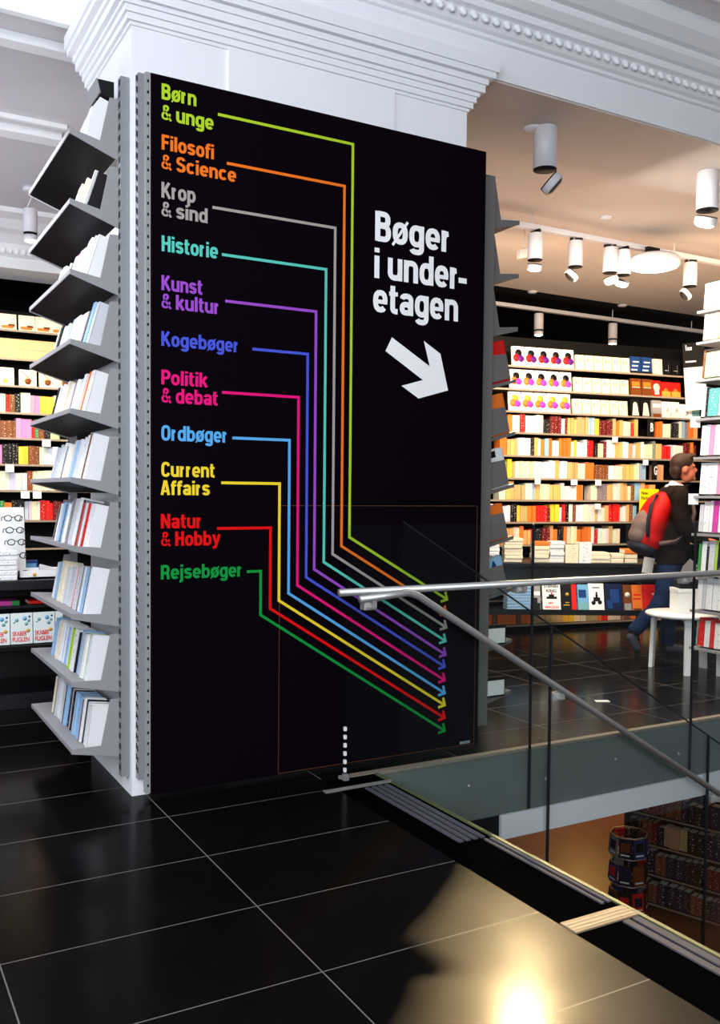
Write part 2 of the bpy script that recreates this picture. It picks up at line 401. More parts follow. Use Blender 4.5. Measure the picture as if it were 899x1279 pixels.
ORD = ['first','second','third','fourth','fifth','sixth','seventh','eighth','ninth','tenth','eleventh','twelfth','thirteenth','fourteenth',
       'fifteenth','sixteenth','seventeenth','eighteenth','nineteenth','twentieth']
def ordn(i):
    if i < 20: return ORD[i]
    t = (i+1)//10; r = (i+1) % 10; tens = {2: 'twent', 3: 'thirt', 4: 'fort', 5: 'fift', 6: 'sixt', 7: 'sevent'}[t]
    return tens+('ieth' if r == 0 else 'y-'+ORD[r-1])

# ------------------------------------------------------------------ room shell
b = MB()
b.box((-3.2, -1.4, -0.2), (2.097, 4.107, 0), 'tiles'); b.box((-3.2, 4.107, -0.2), (12.6, 12.5, 0), 'tiles')
struct(b.build('floor'))
b = MB(); b.box((-3.2, -1.4, -3.4), (14.5, 16.0, -3.2), 'cellar_wood'); struct(b.build('floor_lower'))
b = MB(); b.box((-0.5, 15.8, -3.2), (14.5, 16.0, -0.5), 'cellar_wall'); b.box((13.6, 3, -3.2), (13.8, 15.8, -0.5), 'cellar_wall'); struct(b.build('wall_lower'))
# slab edge over the stairwell: grey facing, white lower band, pale top trim
b = MB(); b.box((2.40, 4.075, -0.36), (12.6, 4.106, -0.012), 'concrete')
for k in range(9): b.lathe([(0.012, 0), (0.012, 0.008), (0.006, 0.012)], 'steel', 10, Matrix.Translation((3.0+0.55*k, 4.074, -0.16-0.04*(k % 2))) @ Matrix.Rotation(PI/2, 4, 'X'))
struct(b.build('trim_1'))
b = MB(); b.box((3.22, 4.06, -0.50), (12.6, 4.3, -0.36), 'white_plaster'); b.box((2.40, 4.08, -0.5), (3.22, 4.3, -0.36), 'black_paint_and_shade'); struct(b.build('trim_2'))
b = MB(); b.box((3.22, 4.3, -0.5), (12.6, 12.5, -0.2), 'warm_ceiling'); struct(b.build('ceiling_lower'))
b = MB(); b.box((2.20, 4.062, -0.012), (12.6, 4.106, 0.004), 'case_edge'); struct(b.build('trim_3'))
# stair head strip, nosings, steps
b = MB(); b.box((2.097, -1.4, -0.2), (2.40, 4.062, -0.002), 'tread_black'); struct(b.build('floor_strip'))
b = MB()
for i in range(17):
    b.box((2.40+0.29*i, -0.5, -3.2), (2.40+0.29*(i+1), 4.0, -0.175*(i+1)), 'tread_black')
    b.box((2.40+0.29*i+0.25, -0.5, -0.175*(i+1)), (2.40+0.29*(i+1), 4.0, -0.175*(i+1)+0.003), 'groove_metal')
struct(b.build('floor_steps'))
b = MB()
for x in (2.225, 2.262, 2.299, 2.336): b.box((x, 3.08, -0.002), (x+0.022, 3.875, 0.004), 'groove_metal')
tag(b.build('tactile_strip'), 'grey grooved metal warning strip at the stair head, by the glass corner', 'floor strip')
b = MB()
for x in (2.335, 2.365): b.box((x, 2.37, -0.002), (x+0.014, 3.06, 0.004), 'groove_metal')
tag(b.build('tactile_strip'), 'narrow double metal strip along the stair edge, before the beige bar', 'floor strip')
b = MB()
for x in (2.30, 2.345): b.box((x, -0.5, -0.002), (x+0.03, 2.235, 0.004), 'groove_metal')
tag(b.build('tactile_strip'), 'double metal strip on the stair edge nearest the viewer, beyond beige bar', 'floor strip')
b = MB(); b.box((2.385, -0.5, -0.012), (2.402, 4.05, 0.005), 'green_edge'); struct(b.build('trim_4'))
b = MB(); b.box((2.10, 2.245, -0.002), (2.385, 2.325, 0.005), 'beige_nosing', bev=0.0015)
for k in range(3): b.box((2.10, 2.258+0.02*k, 0.005), (2.385, 2.264+0.02*k, 0.0065), 'case_edge')
tag(b.build('nosing_bar'), 'beige ribbed bar laid across the black strip at the stair edge', 'floor strip')
b = MB(); b.box((2.02, 3.895, 0), (2.40, 3.925, 0.006), 'steel'); tag(b.build('threshold_bar'), 'bright metal threshold bar on floor below the glass corner', 'floor strip')

# walls and ceilings
b = MB(); b.box((-3.4, 4.5, 0), (-3.2, 12.5, 4.2), 'white_plaster'); struct(b.build('wall_left'))
b = MB(); b.box((12.6, -1.4, -0.5), (12.8, 12.5, 4.6), 'white_plaster'); struct(b.build('wall_right'))
b = MB(); b.box((-3.2, 12.5, -0.2), (12.6, 12.7, 4.0), 'black_paint_and_shade'); struct(b.build('wall_back'))
b = MB(); b.box((-3.2, 5.05, 3.90), (1.25, 9.0, 4.05), 'ceiling_plaster'); b.box((1.25, 5.05, 3.90), (3.0, 9.0, 4.05), 'ceiling_plaster'); struct(b.build('ceiling'))
b = MB(); b.box((3.0, 4.9, 3.90), (12.6, 8.75, 4.05), 'warm_ceiling'); struct(b.build('ceiling_hall'))
b = MB(); b.box((3.0, 8.75, 3.90), (12.6, 12.5, 4.05), 'black_paint_and_shade'); b.box((-3.2, 9.6, 3.90), (3.0, 12.5, 4.05), 'black_paint_and_shade'); struct(b.build('ceiling_back'))  # rear ceiling in shade: its dimness is put into the black colour
b = MB(); b.box((-3.4, -1.4, 4.50), (12.6, 4.24, 4.65), 'ceiling_plaster'); b.box((-3.4, 4.24, 4.50), (1.08, 5.15, 4.65), 'ceiling_plaster'); b.box((-3.4, 5.0, 3.86), (1.19, 5.045, 4.50), 'white_plaster')
struct(b.build('ceiling_near'))
# white beam over the column: profile in (y, z), front towards the viewer
BX0 = 1.08
beam = [(5.05, 3.79), (4.245, 3.79), (4.245, 3.985), (4.225, 3.99), (4.225, 4.01), (4.20, 4.02), (4.16, 4.075), (4.13, 4.085), (4.13, 4.125), (4.10, 4.13),
        (4.06, 4.16), (4.06, 4.20), (4.02, 4.205), (3.95, 4.25), (3.93, 4.30), (3.93, 4.33), (3.74, 4.335), (3.74, 4.30), (3.70, 4.28), (3.66, 4.32), (3.60, 4.36), (3.60, 4.42), (3.52, 4.46), (3.52, 4.50), (5.05, 4.50)]
b = MB(); b.prism(beam, 'x', BX0, 12.6, 'white_plaster')
struct(b.build('beam'))
b = MB(); b.box((3.2, 4.26, 3.782), (12.6, 5.05, 3.79), 'warm_ceiling'); struct(b.build('ceiling_soffit'))
b = MB()   # egg-and-dart run
x = BX0
while x < 8.0:
    mt = Matrix.Translation((x, 4.168, 4.056)) @ Matrix.Rotation(math.radians(-40), 4, 'X') @ Matrix.Diagonal((0.026, 0.018, 0.034, 1))
    b.lathe([(0.15, -1), (0.7, -0.7), (1, -0.1), (0.95, 0.4), (0.5, 0.9)], 'white_plaster', 8, mt)
    x += 0.075
struct(b.build('trim_5'))
# column with stepped capital
def ring(b, x0, y0, x1, y1, out, z0, z1):
    b.box((x0-out, y0-out, z0), (x1+out, y1+out*0.2, z1), 'white_plaster')
CX0, CX1, CY0, CY1 = 1.185, 3.075, 4.285, 5.10
b = MB(); b.box((CX0, CY0, 0.0), (CX1, CY1, 3.9), 'white_plaster')
b.box((CX0+0.47, CY0-0.012, 0.0), (CX0+1.41, CY0, 3.62), 'white_plaster')
steps = [(0.012, 3.585, 3.60), (0.03, 3.60, 3.63), (0.045, 3.63, 3.645), (0.06, 3.66, 3.68), (0.085, 3.68, 3.72), (0.10, 3.72, 3.735), (0.135, 3.75, 3.79), (0.15, 3.782, 3.83)]
for out, z0, z1 in steps: ring(b, CX0, CY0, CX1, CY1, out*0.85, z0, z1+0.02)
struct(b.build('column'))
# left room: cross mouldings under the ceiling, far cornice
b = MB()
for y, dz, dw in ((5.30, 0.05, 0.10), (6.45, 0.03, 0.03), (6.62, 0.05, 0.14)): b.box((-3.2, y, 3.9-dz), (1.35, y+dw, 3.9), 'white_plaster')
struct(b.build('trim_7'))
b = MB(); b.prism([(8.55, 3.90), (8.55, 3.86), (8.70, 3.84), (8.80, 3.78), (8.90, 3.76), (9.0, 3.70), (9.04, 3.62), (9.10, 3.60), (9.10, 3.50), (9.60, 3.50), (9.60, 3.90)], 'x', -3.2, 3.1, 'white_plaster')
x = 0.3
while x < 2.4:
    b.lathe([(0.2, -1), (0.8, -0.6), (1, 0), (0.6, 0.9)], 'white_plaster', 8, Matrix.Translation((x, 9.03, 3.645)) @ Matrix.Diagonal((0.022, 0.02, 0.034, 1))); x += 0.06
struct(b.build('trim_8'))

# ------------------------------------------------------------------ the black directory board
SX0, SX1, SZ0, SZ1, SY = 1.2523, 3.1558, 0.02, 3.358, 4.207
sign = empty('directory_sign', (2.2, SY, SZ0), 'tall black directory board with coloured subject names and arrows on the white column', 'sign')
def child(o): o.matrix_parent_inverse = Matrix.Identity(4); o.location = -Vector((2.2, SY, SZ0)); return o
b = MB(); b.box((SX0, SY, SZ0), (SX1, SY+0.03, SZ1), 'sign_black', bev=0.002); child(b.build('panel', sign))
b = MB()  # thin brown rectangle outline on the lower right of the board
for (x0, z0, x1, z1) in ((1.908, 1.382, 3.13, 1.385), (1.908, 0.026, 1.911, 1.385), (1.908, 0.026, 3.13, 0.029), (3.127, 0.026, 3.13, 1.385)):
    b.box((x0, SY-0.0015, z0), (x1, SY+0.002, z1), 'line_brown')
child(b.build('panel_outline', sign))
def bp(px, py): p = at(px, py, y=SY); return (p.x, p.z)
LIST = [('lime', [('Børn', 201.6, 104, 123.5, 245), ('& unge', 201, 129.8, 149, 266.5)], [(272,143),(441,181),(436,671),(557,748)]),
        ('orange', [('Filosofi', 201.6, 167.7, 186.6, 267), ('& Science', 201, 192, 210.6, 294.7)], [(283,204),(430,232),(426,682),(556,765)]),
        ('grey', [('Krop', 201.4, 227, 246.7, 244), ('& sind', 201, 251, 269.8, 259)], [(265,259),(418,284),(415,692),(556,783)]),
        ('teal', [('Historie', 201.6, 293.8, 313.6, 272)], [(277,318),(407,337),(404,702),(555,800)]),
        ('purple', [('Kunst', 201.4, 343.4, 362.3, 252.7), ('& kultur', 201, 366, 384.8, 274)], [(281,376),(395,389),(392,711),(555,817)]),
        ('blue', [('Kogebøger', 201.2, 413.5, 431.8, 298)], [(315,436),(384,443),(382,721),(554,832)]),
        ('pink', [('Politik', 201.2, 461.6, 480, 259), ('& debat', 201, 484, 502.7, 271.9)], [(277,490),(372,496),(371,731),(554,849)]),
        ('sky', [('Ordbøger', 201.2, 531, 550, 284)], [(290,547),(360,550),(360,741),(554,865)]),
        ('yellow', [('Current', 201.2, 577, 595.3, 268), ('Affairs', 200.6, 600, 618.2, 261.7)], [(276,603),(348,605),(348,750),(554,880)]),
        ('red', [('Natur', 200.6, 641.8, 660, 252), ('& Hobby', 200.4, 664, 682.3, 275)], [(271,660),(336,660),(337,760),(554,896)]),
        ('green', [('Rejsebøger', 200.6, 706, 723.8, 302.5)], [(308,714),(325,714),(325,768),(554,912)])]
LX = bp(201, 400)[0]
def txt(body, l, top, base, r, m):
    x0, z0 = bp(l, base); _, z1 = bp(l, top)
    x1 = bp(r, base)[0]
    child(sign_lettering(body, x0, z0, z1-z0, x1-x0, SY-0.001, m, sign))
for cname, lines, path in LIST:
    for (body, l, top, base, r) in lines: txt(body, l, top, base, r, 'print_'+cname)
    P = [bp(*q) for q in path]
    # horizontals run level and verticals plumb on the board
    P[1] = (P[2][0], P[0][1]); P = [P[0], P[1], P[2], P[3]]
    b = MB(); b.band(P, 0.0135, SY-0.003, SY-0.001, 'print_'+cname)
    e = Vector(P[3]); d = (e-Vector(P[2])).normalized(); nn = Vector((-d.y, d.x))
    tip = e+d*0.006
    b.band([tuple(tip-d*0.032+nn*0.030), tuple(tip), tuple(tip-d*0.032-nn*0.030)], 0.0135, SY-0.0034, SY-0.001, 'print_'+cname)
    child(b.build('route_line', sign))
for body, l, top, base, r in (('Bøger', 467.9, 263, 300.2, 562.8), ('i under-', 467, 309, 346.8, 582.8), ('etagen', 465.7, 351.5, 389, 571.6)):
    txt(body, l, top, base, r, 'print_white')
b = MB(); b.prism([bp(420+x/3.76, 180+y/3.76) for x, y in ((260,908),(230,972),(405,1108),(305,1135),(385,1195),(523,1157),(487,985),(410,925),(438,1045))], 'y', SY-0.003, SY-0.001, 'print_white')
child(b.build('arrow', sign))
b = MB(); b.box((3.03, SY-0.003, 0.035), (3.10, SY-0.001, 0.05), 'ink_grey'); child(b.build('maker_mark', sign))

# ------------------------------------------------------------------ books
def unit_book():
    """unit book: thickness x -0.5..0.5, spine at y=0 facing -y, fore edge y=1, z 0..1"""
    b = MB(); c, p = 'book', 'pages'
    b.box((-0.5, 0.02, 0), (-0.42, 1, 1), c); b.box((0.42, 0.02, 0), (0.5, 1, 1), c)
    b.prism([(-0.5, 0.05), (-0.5, 0.012), (-0.36, 0.0), (0.36, 0.0), (0.5, 0.012), (0.5, 0.05)], 'z', 0, 1, c)
    b.box((-0.42, 0.05, 0.02), (0.42, 0.965, 0.978), p)
    return b.mesh('book')
UB = unit_book()
def unit_cover():
    b = MB(); c, p = 'book', 'pages'
    b.box((-0.5, 0.02, 0), (-0.42, 1, 1), c); b.box((0.42, 0.02, 0), (0.5, 1, 1), c)
    b.prism([(-0.5, 0.05), (-0.5, 0.012), (-0.36, 0.0), (0.36, 0.0), (0.5, 0.012), (0.5, 0.05)], 'z', 0, 1, c)
    return b.mesh('cover')
def unit_pages():
    b = MB(); b.box((-0.42, 0.05, 0.02), (0.42, 0.965, 0.978), 'pages'); return b.mesh('pages')
UC, UP = unit_cover(), unit_pages()
def book(t, h, d, color, mtx, label, group, parts=False, name='book', cat='book'):
    """mtx places the local frame: x along the row, y into the shelf, z up"""
    S = Matrix.Diagonal((t, d, h, 1))
    if not parts:
        o = bpy.data.objects.new(name, UB); col.objects.link(o); o.matrix_world = mtx @ S
        o.color = (*color, 1)
    else:
        o = bpy.data.objects.new(name, None); col.objects.link(o); o.matrix_world = mtx @ S; o.empty_display_size = 0.02
        for nm, me in (('cover', UC), ('page_block', UP)):
            c = bpy.data.objects.new(nm, me); col.objects.link(c); c.parent = o; c.color = (*color, 1)
    return tag(o, label, cat, group)
PAL = {'white': (236,236,238), 'pale grey': (205,208,214), 'cream': (240,228,200), 'black': (18,17,20), 'red': (214,24,20), 'dark red': (110,16,20),
       'orange': (238,120,36), 'pale orange': (246,178,110), 'yellow': (246,206,60), 'brown': (124,70,34), 'pink': (236,140,180), 'magenta': (204,60,160),
       'blue': (44,84,168), 'pale blue': (150,190,226), 'green': (52,140,70), 'pale green': (176,206,150), 'teal': (90,160,160), 'lime': (170,210,40),
       'navy': (20,28,60), 'grey': (130,130,134), 'tan': (200,166,116), 'purple': (120,66,150)}
PALL = {k: rgb(*v) for k, v in PAL.items()}

# ------------------------------------------------------------------ shelf racks on the column's two sides
def corner_post(r, bx, ch):
    # corner post between the column and the board, with a perforated front plate
    b = MB(); bx(b, -0.062, -0.018, 4.238, 4.284, 0.09, 3.36, 'rail_grey'); z = 0.12
    while z < 3.33:
        bx(b, -0.02, -0.0165, 4.244, 4.253, z, z+0.028, 'slot_dark'); bx(b, -0.02, -0.0165, 4.262, 4.271, z+0.012, z+0.038, 'slot_dark'); z += 0.05
    ch(b.build('corner_post', r))
    b = MB(); bx(b, -0.066, -0.043, 4.205, 4.237, 0.03, 3.356, 'shelf_grey'); z = 0.06
    while z < 3.33:
        bx(b, -0.058, -0.050, 4.2042, 4.2055, z, z+0.013, 'slot_dark'); z += 0.05
    ch(b.build('perforated_plate', r))
RX1 = 3.262
def rack(side, label):
    """side -1: left face, +1: right face"""
    fx = CX0 if side < 0 else RX1
    r = empty('shelf_rack', (fx, 4.85, 0.07), label, 'shelf rack')
    def X(u): return fx+side*u
    def ch(o): o.location = -Vector((fx, 4.85, 0.07)); return o
    def bx(b, u0, u1, y0, y1, z0, z1, m): b.box((min(X(u0), X(u1)), y0, z0), (max(X(u0), X(u1)), y1, z1), m)
    for y0 in (4.315, 5.42):
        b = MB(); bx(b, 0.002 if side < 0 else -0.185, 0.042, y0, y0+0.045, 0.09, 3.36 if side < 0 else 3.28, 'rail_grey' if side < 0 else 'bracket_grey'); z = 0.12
        while z < (3.33 if side < 0 else 3.24):
            bx(b, 0.0415, 0.0435, y0+0.008, y0+0.016, z, z+0.028, 'slot_dark'); bx(b, 0.0415, 0.0435, y0+0.028, y0+0.036, z, z+0.028, 'slot_dark'); z += 0.05
        ch(b.build('upright', r))
    if side < 0: corner_post(r, bx, ch)
    for k in range(10):
        z0 = 0.190+0.3125*k; rise = (0.030+0.0052*k) if side < 0 else (0.05 if k >= 7 else 0.055)
        u0, u1 = 0.046, 0.262
        b = MB()
        th = 0.020
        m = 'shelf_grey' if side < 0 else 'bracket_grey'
        b.prism([(X(u0), z0), (X(u1), z0+rise), (X(u1), z0+rise+th), (X(u0), z0+th)], 'y', 4.37, 5.40, m)
        b.prism([(X(u0+.002), z0-.0015), (X(u1-.004), z0+rise-.0015), (X(u1-.004), z0+rise+.001), (X(u0+.002), z0+.001)], 'y', 4.374, 5.396, 'underside_shade')  # dark sheet below the shelf, underside shade put into its colour
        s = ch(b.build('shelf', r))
        b = MB()      # side bracket: upright web on the back, narrow foot along the shelf
        for ya in ((4.362, 5.40) if side < 0 else ((4.362 if k > 6 else 4.444), 5.40)):
            b = MB()
            web = [(X(u0-0.006), z0-0.012), (X(u1), z0+rise-0.004), (X(u1), z0+rise+th), (X(u0+0.078), z0+0.040+rise*0.3), (X(u0+0.034), z0+0.268), (X(u0-0.004), z0+0.268)]
            b.prism(web, 'y', ya, ya+0.008, m)
            b.build('side_bracket', s)
    b = MB()
    if side < 0: b.prism([(X(0.05), 3.27), (X(0.11), 3.30), (X(0.125), 3.36), (X(0.05), 3.36)], 'y', 4.40, 4.60, 'black_plastic'); b.prism([(X(0.112), 3.30), (X(0.127), 3.362), (X(0.132), 3.362), (X(0.117), 3.30)], 'y', 4.40, 4.60, 'shelf_grey')
    else: b.prism([(X(0.02), 3.20), (X(0.075), 3.235), (X(0.075), 3.25), (X(0.02), 3.22)], 'y', 4.40, 4.44, 'black_plastic')
    ch(b.build('top_bracket', r))
    return r
rack(-1, 'tall grey slanted shelf rack full of books on the column left of the black board')
rack(+1, 'grey slanted shelf rack with bare top shelves on the right side of the column')

RNAME = ['lowest','second lowest','third lowest','fourth lowest','fifth lowest','fifth from the top','fourth from the top','third from the top','second from the top','topmost']
# each row from the near end backwards: (thickness, height, colour)
W_, G_, K_ = 'white', 'pale grey', 'black'
LROWS = [
 [(.035,.20,W_),(.05,.205,W_),(.022,.21,K_),(.03,.215,W_),(.018,.20,'dark red'),(.05,.21,'pale blue'),(.05,.21,'pale blue'),(.05,.21,'pale blue'),(.04,.20,W_),(.05,.20,K_),(.04,.20,W_),(.04,.20,'navy')],
 [(.05,.22,W_),(.035,.22,'pale green'),(.05,.21,W_),(.02,.21,K_),(.05,.21,G_),(.05,.215,'pale blue'),(.015,.2,K_),(.08,.21,W_),(.05,.2,'lime'),(.05,.2,'pale green')],
 [(.04,.23,W_),(.02,.225,K_),(.06,.22,'pale blue'),(.05,.22,W_),(.03,.22,'navy'),(.06,.22,G_),(.05,.21,W_),(.03,.21,'red'),(.05,.205,G_),(.05,.2,G_),(.05,.2,W_)],
 [(.05,.215,W_),(.05,.215,W_),(.018,.215,'red'),(.03,.215,W_),(.02,.225,'grey'),(.045,.215,'red'),(.025,.23,K_),(.05,.24,W_),(.10,.235,G_),(.06,.23,'grey'),(.06,.22,W_)],
 [(.045,.23,W_),(.045,.23,W_),(.035,.235,'brown'),(.05,.23,W_),(.08,.225,W_),(.045,.215,G_),(.05,.21,'pale blue'),(.02,.21,K_),(.05,.21,G_),(.02,.2,K_),(.04,.2,W_)],
 [(.05,.21,W_),(.06,.22,'cream'),(.025,.22,W_),(.02,.22,'orange'),(.06,.21,W_),(.05,.21,W_),(.05,.2,G_),(.05,.2,W_),(.035,.2,'dark red'),(.04,.19,W_),(.04,.19,W_)],
 [(.05,.22,G_),(.05,.225,'pale blue'),(.02,.19,'black'),(.015,.19,'red'),(.045,.19,G_),(.09,.19,W_),(.02,.19,W_),(.12,.2,W_),(.05,.2,W_)],
 [(.035,.215,W_),(.03,.215,W_),(.03,.22,G_),(.03,.22,W_),(.035,.225,G_),(.03,.225,W_),(.03,.23,W_),(.03,.22,W_),(.06,.21,G_),(.05,.21,W_),(.05,.2,'pink'),(.05,.2,W_)],
 [(.03,.19,K_),(.025,.2,W_),(.16,.2,K_),(.03,.22,'cream'),(.10,.2,K_),(.03,.23,'cream'),(.06,.23,'cream'),(.2,.03,K_),(.04,.2,W_)],
 [(.045,.215,W_),(.045,.215,W_),(.05,.22,W_),(.05,.22,W_),(.05,.21,'pale grey'),(.05,.2,'cream'),(.05,.19,'cream'),(.02,.19,K_),(.05,.19,'cream')]]
for k, row in enumerate(LROWS):
    z0 = 0.190+0.3125*k; rise = 0.030+0.0052*k; ang = math.atan2(rise, 0.216)
    ang = max(ang, 0.0)
    y = 4.392
    n = 0
    rr_ = random.Random(k)
    if k < 8: row = row+[(rr_.choice((.03, .045, .06)), rr_.uniform(.19, .215), rr_.choice((W_, W_, G_, 'pale blue', K_, 'cream'))) for _ in range(12)]
    for (t, h, c) in row:
        if y+t > (5.24 if k < 8 else 5.3): break
        u = 0.196-random.random()*0.016
        # local frame on the tilted shelf: x -> +Y, y (into shelf) -> +X down the tilt, z -> normal
        yv = Vector((math.cos(ang), 0, -math.sin(ang))); zv = Vector((math.sin(ang), 0, math.cos(ang))); xv = Vector((0, 1, 0))
        zt = z0+0.021+rise*(u-0.046)/0.216
        # covers face the row direction
        m4 = Matrix(((xv.x, yv.x, zv.x, CX0-u), (xv.y, yv.y, zv.y, y+t/2), (xv.z, yv.z, zv.z, zt), (0, 0, 0, 1)))
        if not (k == 8 and t >= .1):
            book(t-0.002, h, 0.108-0.01*random.random(), PALL[c], m4,
                 '%s book, %s from near end, on the %s shelf up of the left rack' % (c, ORD[n], ORD[k]), 'books on the %s shelf of the left rack' % RNAME[k], True)
            n += 1
        y += t
# front-facing books and label holders on the right rack
RB = {9: None}
for k, (c, nm, lab, hh) in {6: ('red', 'book', 'red-covered book behind grey bracket, highest on the right rack', .20), 5: ('orange', 'book', 'orange-covered book on the right rack, just below the red one', .20),
                     4: ('white', 'book', 'white portrait-stamped book on the right rack, below the orange-covered book', .19), 3: ('orange', 'book', 'lower orange book of the right rack, just above the glass edge', .17),
                     2: ('pale blue', 'book', 'blue and white photo-covered book on the right rack behind the glass', .17)}.items():
    z0 = 0.190+0.3125*k; ang = math.atan2(0.055, 0.216)
    yv = Vector((-math.cos(ang), 0, -math.sin(ang))); zv = Vector((-math.sin(ang), 0, math.cos(ang))); xv = Vector((0, -1, 0))
    u = 0.23; zt = z0+0.021+0.055*(u-0.046)/0.216
    m4 = Matrix(((xv.x, yv.x, zv.x, RX1+u), (xv.y, yv.y, zv.y, 4.402), (xv.z, yv.z, zv.z, zt), (0, 0, 0, 1)))
    o = book(0.046, hh+0.04, 0.135, PALL[c], m4, lab, 'front books of the right rack', True)
    if k in (2, 4):
        b = MB()
        if k == 4: b.box((0.505, 0.45, 0.80), (0.515, 0.72, 0.97), 'ink_ink')
        else:
            b.box((0.505, 0.05, 0.50), (0.515, 0.97, 0.62), 'ink_navy'); b.lathe([(0.16, 0), (0.10, 0.2), (0.02, 0.3)], 'ink_blue', 8, Matrix.Translation((0.505, 0.5, 0.62)) @ Matrix.Diagonal((0.05, 1, 1, 1)))
        b.build('cover_print', o)
    for j in range(1, 4):
        m5 = m4.copy(); m5.translation = m4.translation+Vector((0, 0.025+0.052*j, 0))
        book(0.05, hh+0.02+0.012*(j % 2), 0.135, PALL[('white','cream','white')[j-1]], m5,
             '%s book, %s behind front one, %s shelf of right rack' % (('white','cream','white')[j-1], ORD[j-1], ORD[k]), 'books on the %s shelf of the right rack' % RNAME[k])
    # grey display plate in front of the book
    b = MB(); a, bb = (0.052, 0.205)
    b.prism([(RX1+a, z0+0.035), (RX1+bb, z0+0.075), (RX1+bb-0.035, z0+0.215), (RX1+a-0.02, z0+0.19)], 'y', 4.352, 4.358, 'bracket_grey')
    b.build('display_plate'); tag(bpy.context.scene.objects[-1] if False else col.objects[-1], 'grey plate in front of the %s on the right rack' % {6:'red-covered book',5:'upper orange-covered book',4:'white portrait book',3:'lower orange book',2:'blue and white photo book'}[k], 'plate', 'display plates of the right rack')
for k, lab in ((1, 'upper white card in a black holder on the right rack behind the glass'), (0, 'lowest white card in a black holder on the right rack behind the glass')):
    z0 = 0.190+0.3125*k
    r = empty('card_holder', (RX1+0.13, 4.35, z0+0.05), lab, 'card holder', 'card holders of the right rack')
    b = MB(); b.box((-0.075, 0, 0.0), (0.07, 0.03, 0.12), 'black_plastic', bev=0.003); b.build('holder', r)
    b = MB(); b.box((-0.066, -0.004, 0.012), (0.060, 0.0, 0.10), 'white_paper'); b.build('card', r)

# ------------------------------------------------------------------ glass balustrades
GY = 4.035
g = empty('glass_railing', (3.5, GY, 0), 'level glass railing with steel handrail along the edge of the far floor', 'railing')
def gch(o, base): o.location = -Vector(base); return o
xs = [2.20, 3.40, 4.72, 6.05, 7.4]
for i in range(4):
    b = MB(); b.box((xs[i]+0.004, GY, -0.34), (xs[i+1]-0.004, GY+0.012, 1.29), 'glass'); gch(b.build('glass_pane', g), (3.5, GY, 0))
    if i: b = MB(); b.box((xs[i]-0.005, GY-0.001, -0.34), (xs[i]+0.005, GY+0.013, 1.285), 'steel_dark'); gch(b.build('joint_seal', g), (3.5, GY, 0))
b = MB(); b.tube([(2.13, GY-0.05, 0.958), (7.4, GY-0.05, 0.966)], 0.019, 'steel', 12); gch(b.build('handrail', g), (3.5, GY, 0))
for x in (2.36, 3.30, 4.62, 5.9):
    b = MB(); b.box((x-0.03, GY-0.02, 0.90), (x+0.03, GY+0.03, 0.945), 'steel', bev=0.004); b.box((x-0.012, GY-0.055, 0.915), (x+0.012, GY, 0.95), 'steel'); gch(b.build('bracket', g), (3.5, GY, 0))
b = MB()
for k in range(6): b.box((2.196, GY-0.001, 0.04+0.042*k), (2.208, GY+0.013, 0.06+0.042*k), 'white_paper')
gch(b.build('safety_dots', g), (3.5, GY, 0)); b = MB(); b.prism([(2.18, -0.10), (2.235, -0.10), (2.215, 0.03), (2.195, 0.03)], 'y', GY-0.01, GY+0.02, 'steel'); gch(b.build('edge_clamp', g), (3.5, GY, 0))
SYG = 3.985; SL = -0.597
h = empty('stair_railing', (3.5, SYG, 0), 'sloping glass stair railing whose steel handrail descends to the right', 'railing')
def zl(x): return 0.942+SL*(x-2.54)
cuts = [2.50, 3.50, 4.83, 6.2]
for i in range(3):
    x0, x1 = cuts[i]+0.004, cuts[i+1]-0.004
    b = MB(); b.prism([(x0, zl(x0)+0.34), (x1, zl(x1)+0.34), (x1, zl(x1)-1.15), (x0, zl(x0)-1.15)], 'y', SYG, SYG+0.012, 'glass'); gch(b.build('glass_pane', h), (3.5, SYG, 0))
    if i: b = MB(); b.box((cuts[i]-0.006, SYG-0.001, zl(cuts[i])-1.1), (cuts[i]+0.006, SYG+0.013, zl(cuts[i])+0.34), 'steel_dark'); gch(b.build('joint_seal', h), (3.5, SYG, 0))
b = MB()
b.tube([(2.22, SYG-0.05, 0.926), (2.50, SYG-0.05, 0.948), (2.56, SYG-0.05, 0.93), (6.2, SYG-0.05, zl(6.2))], 0.019, 'steel', 12); gch(b.build('handrail', h), (3.5, SYG, 0))
b = MB(); b.band([(2.5, zl(2.5)+0.34), (6.2, zl(6.2)+0.34)], 0.006, SYG-0.001, SYG+0.013, 'steel_dark'); gch(b.build('top_edge', h), (3.5, SYG, 0))
for x in (2.30, 3.54, 4.88, 6.0):
    z = zl(x) if x > 2.5 else 0.93
    b = MB(); b.box((x-0.035, SYG-0.02, z-0.065), (x+0.035, SYG+0.03, z-0.02), 'steel', bev=0.004); b.box((x-0.012, SYG-0.06, z-0.05), (x+0.012, SYG, z-0.01), 'steel'); gch(b.build('bracket', h), (3.5, SYG, 0))

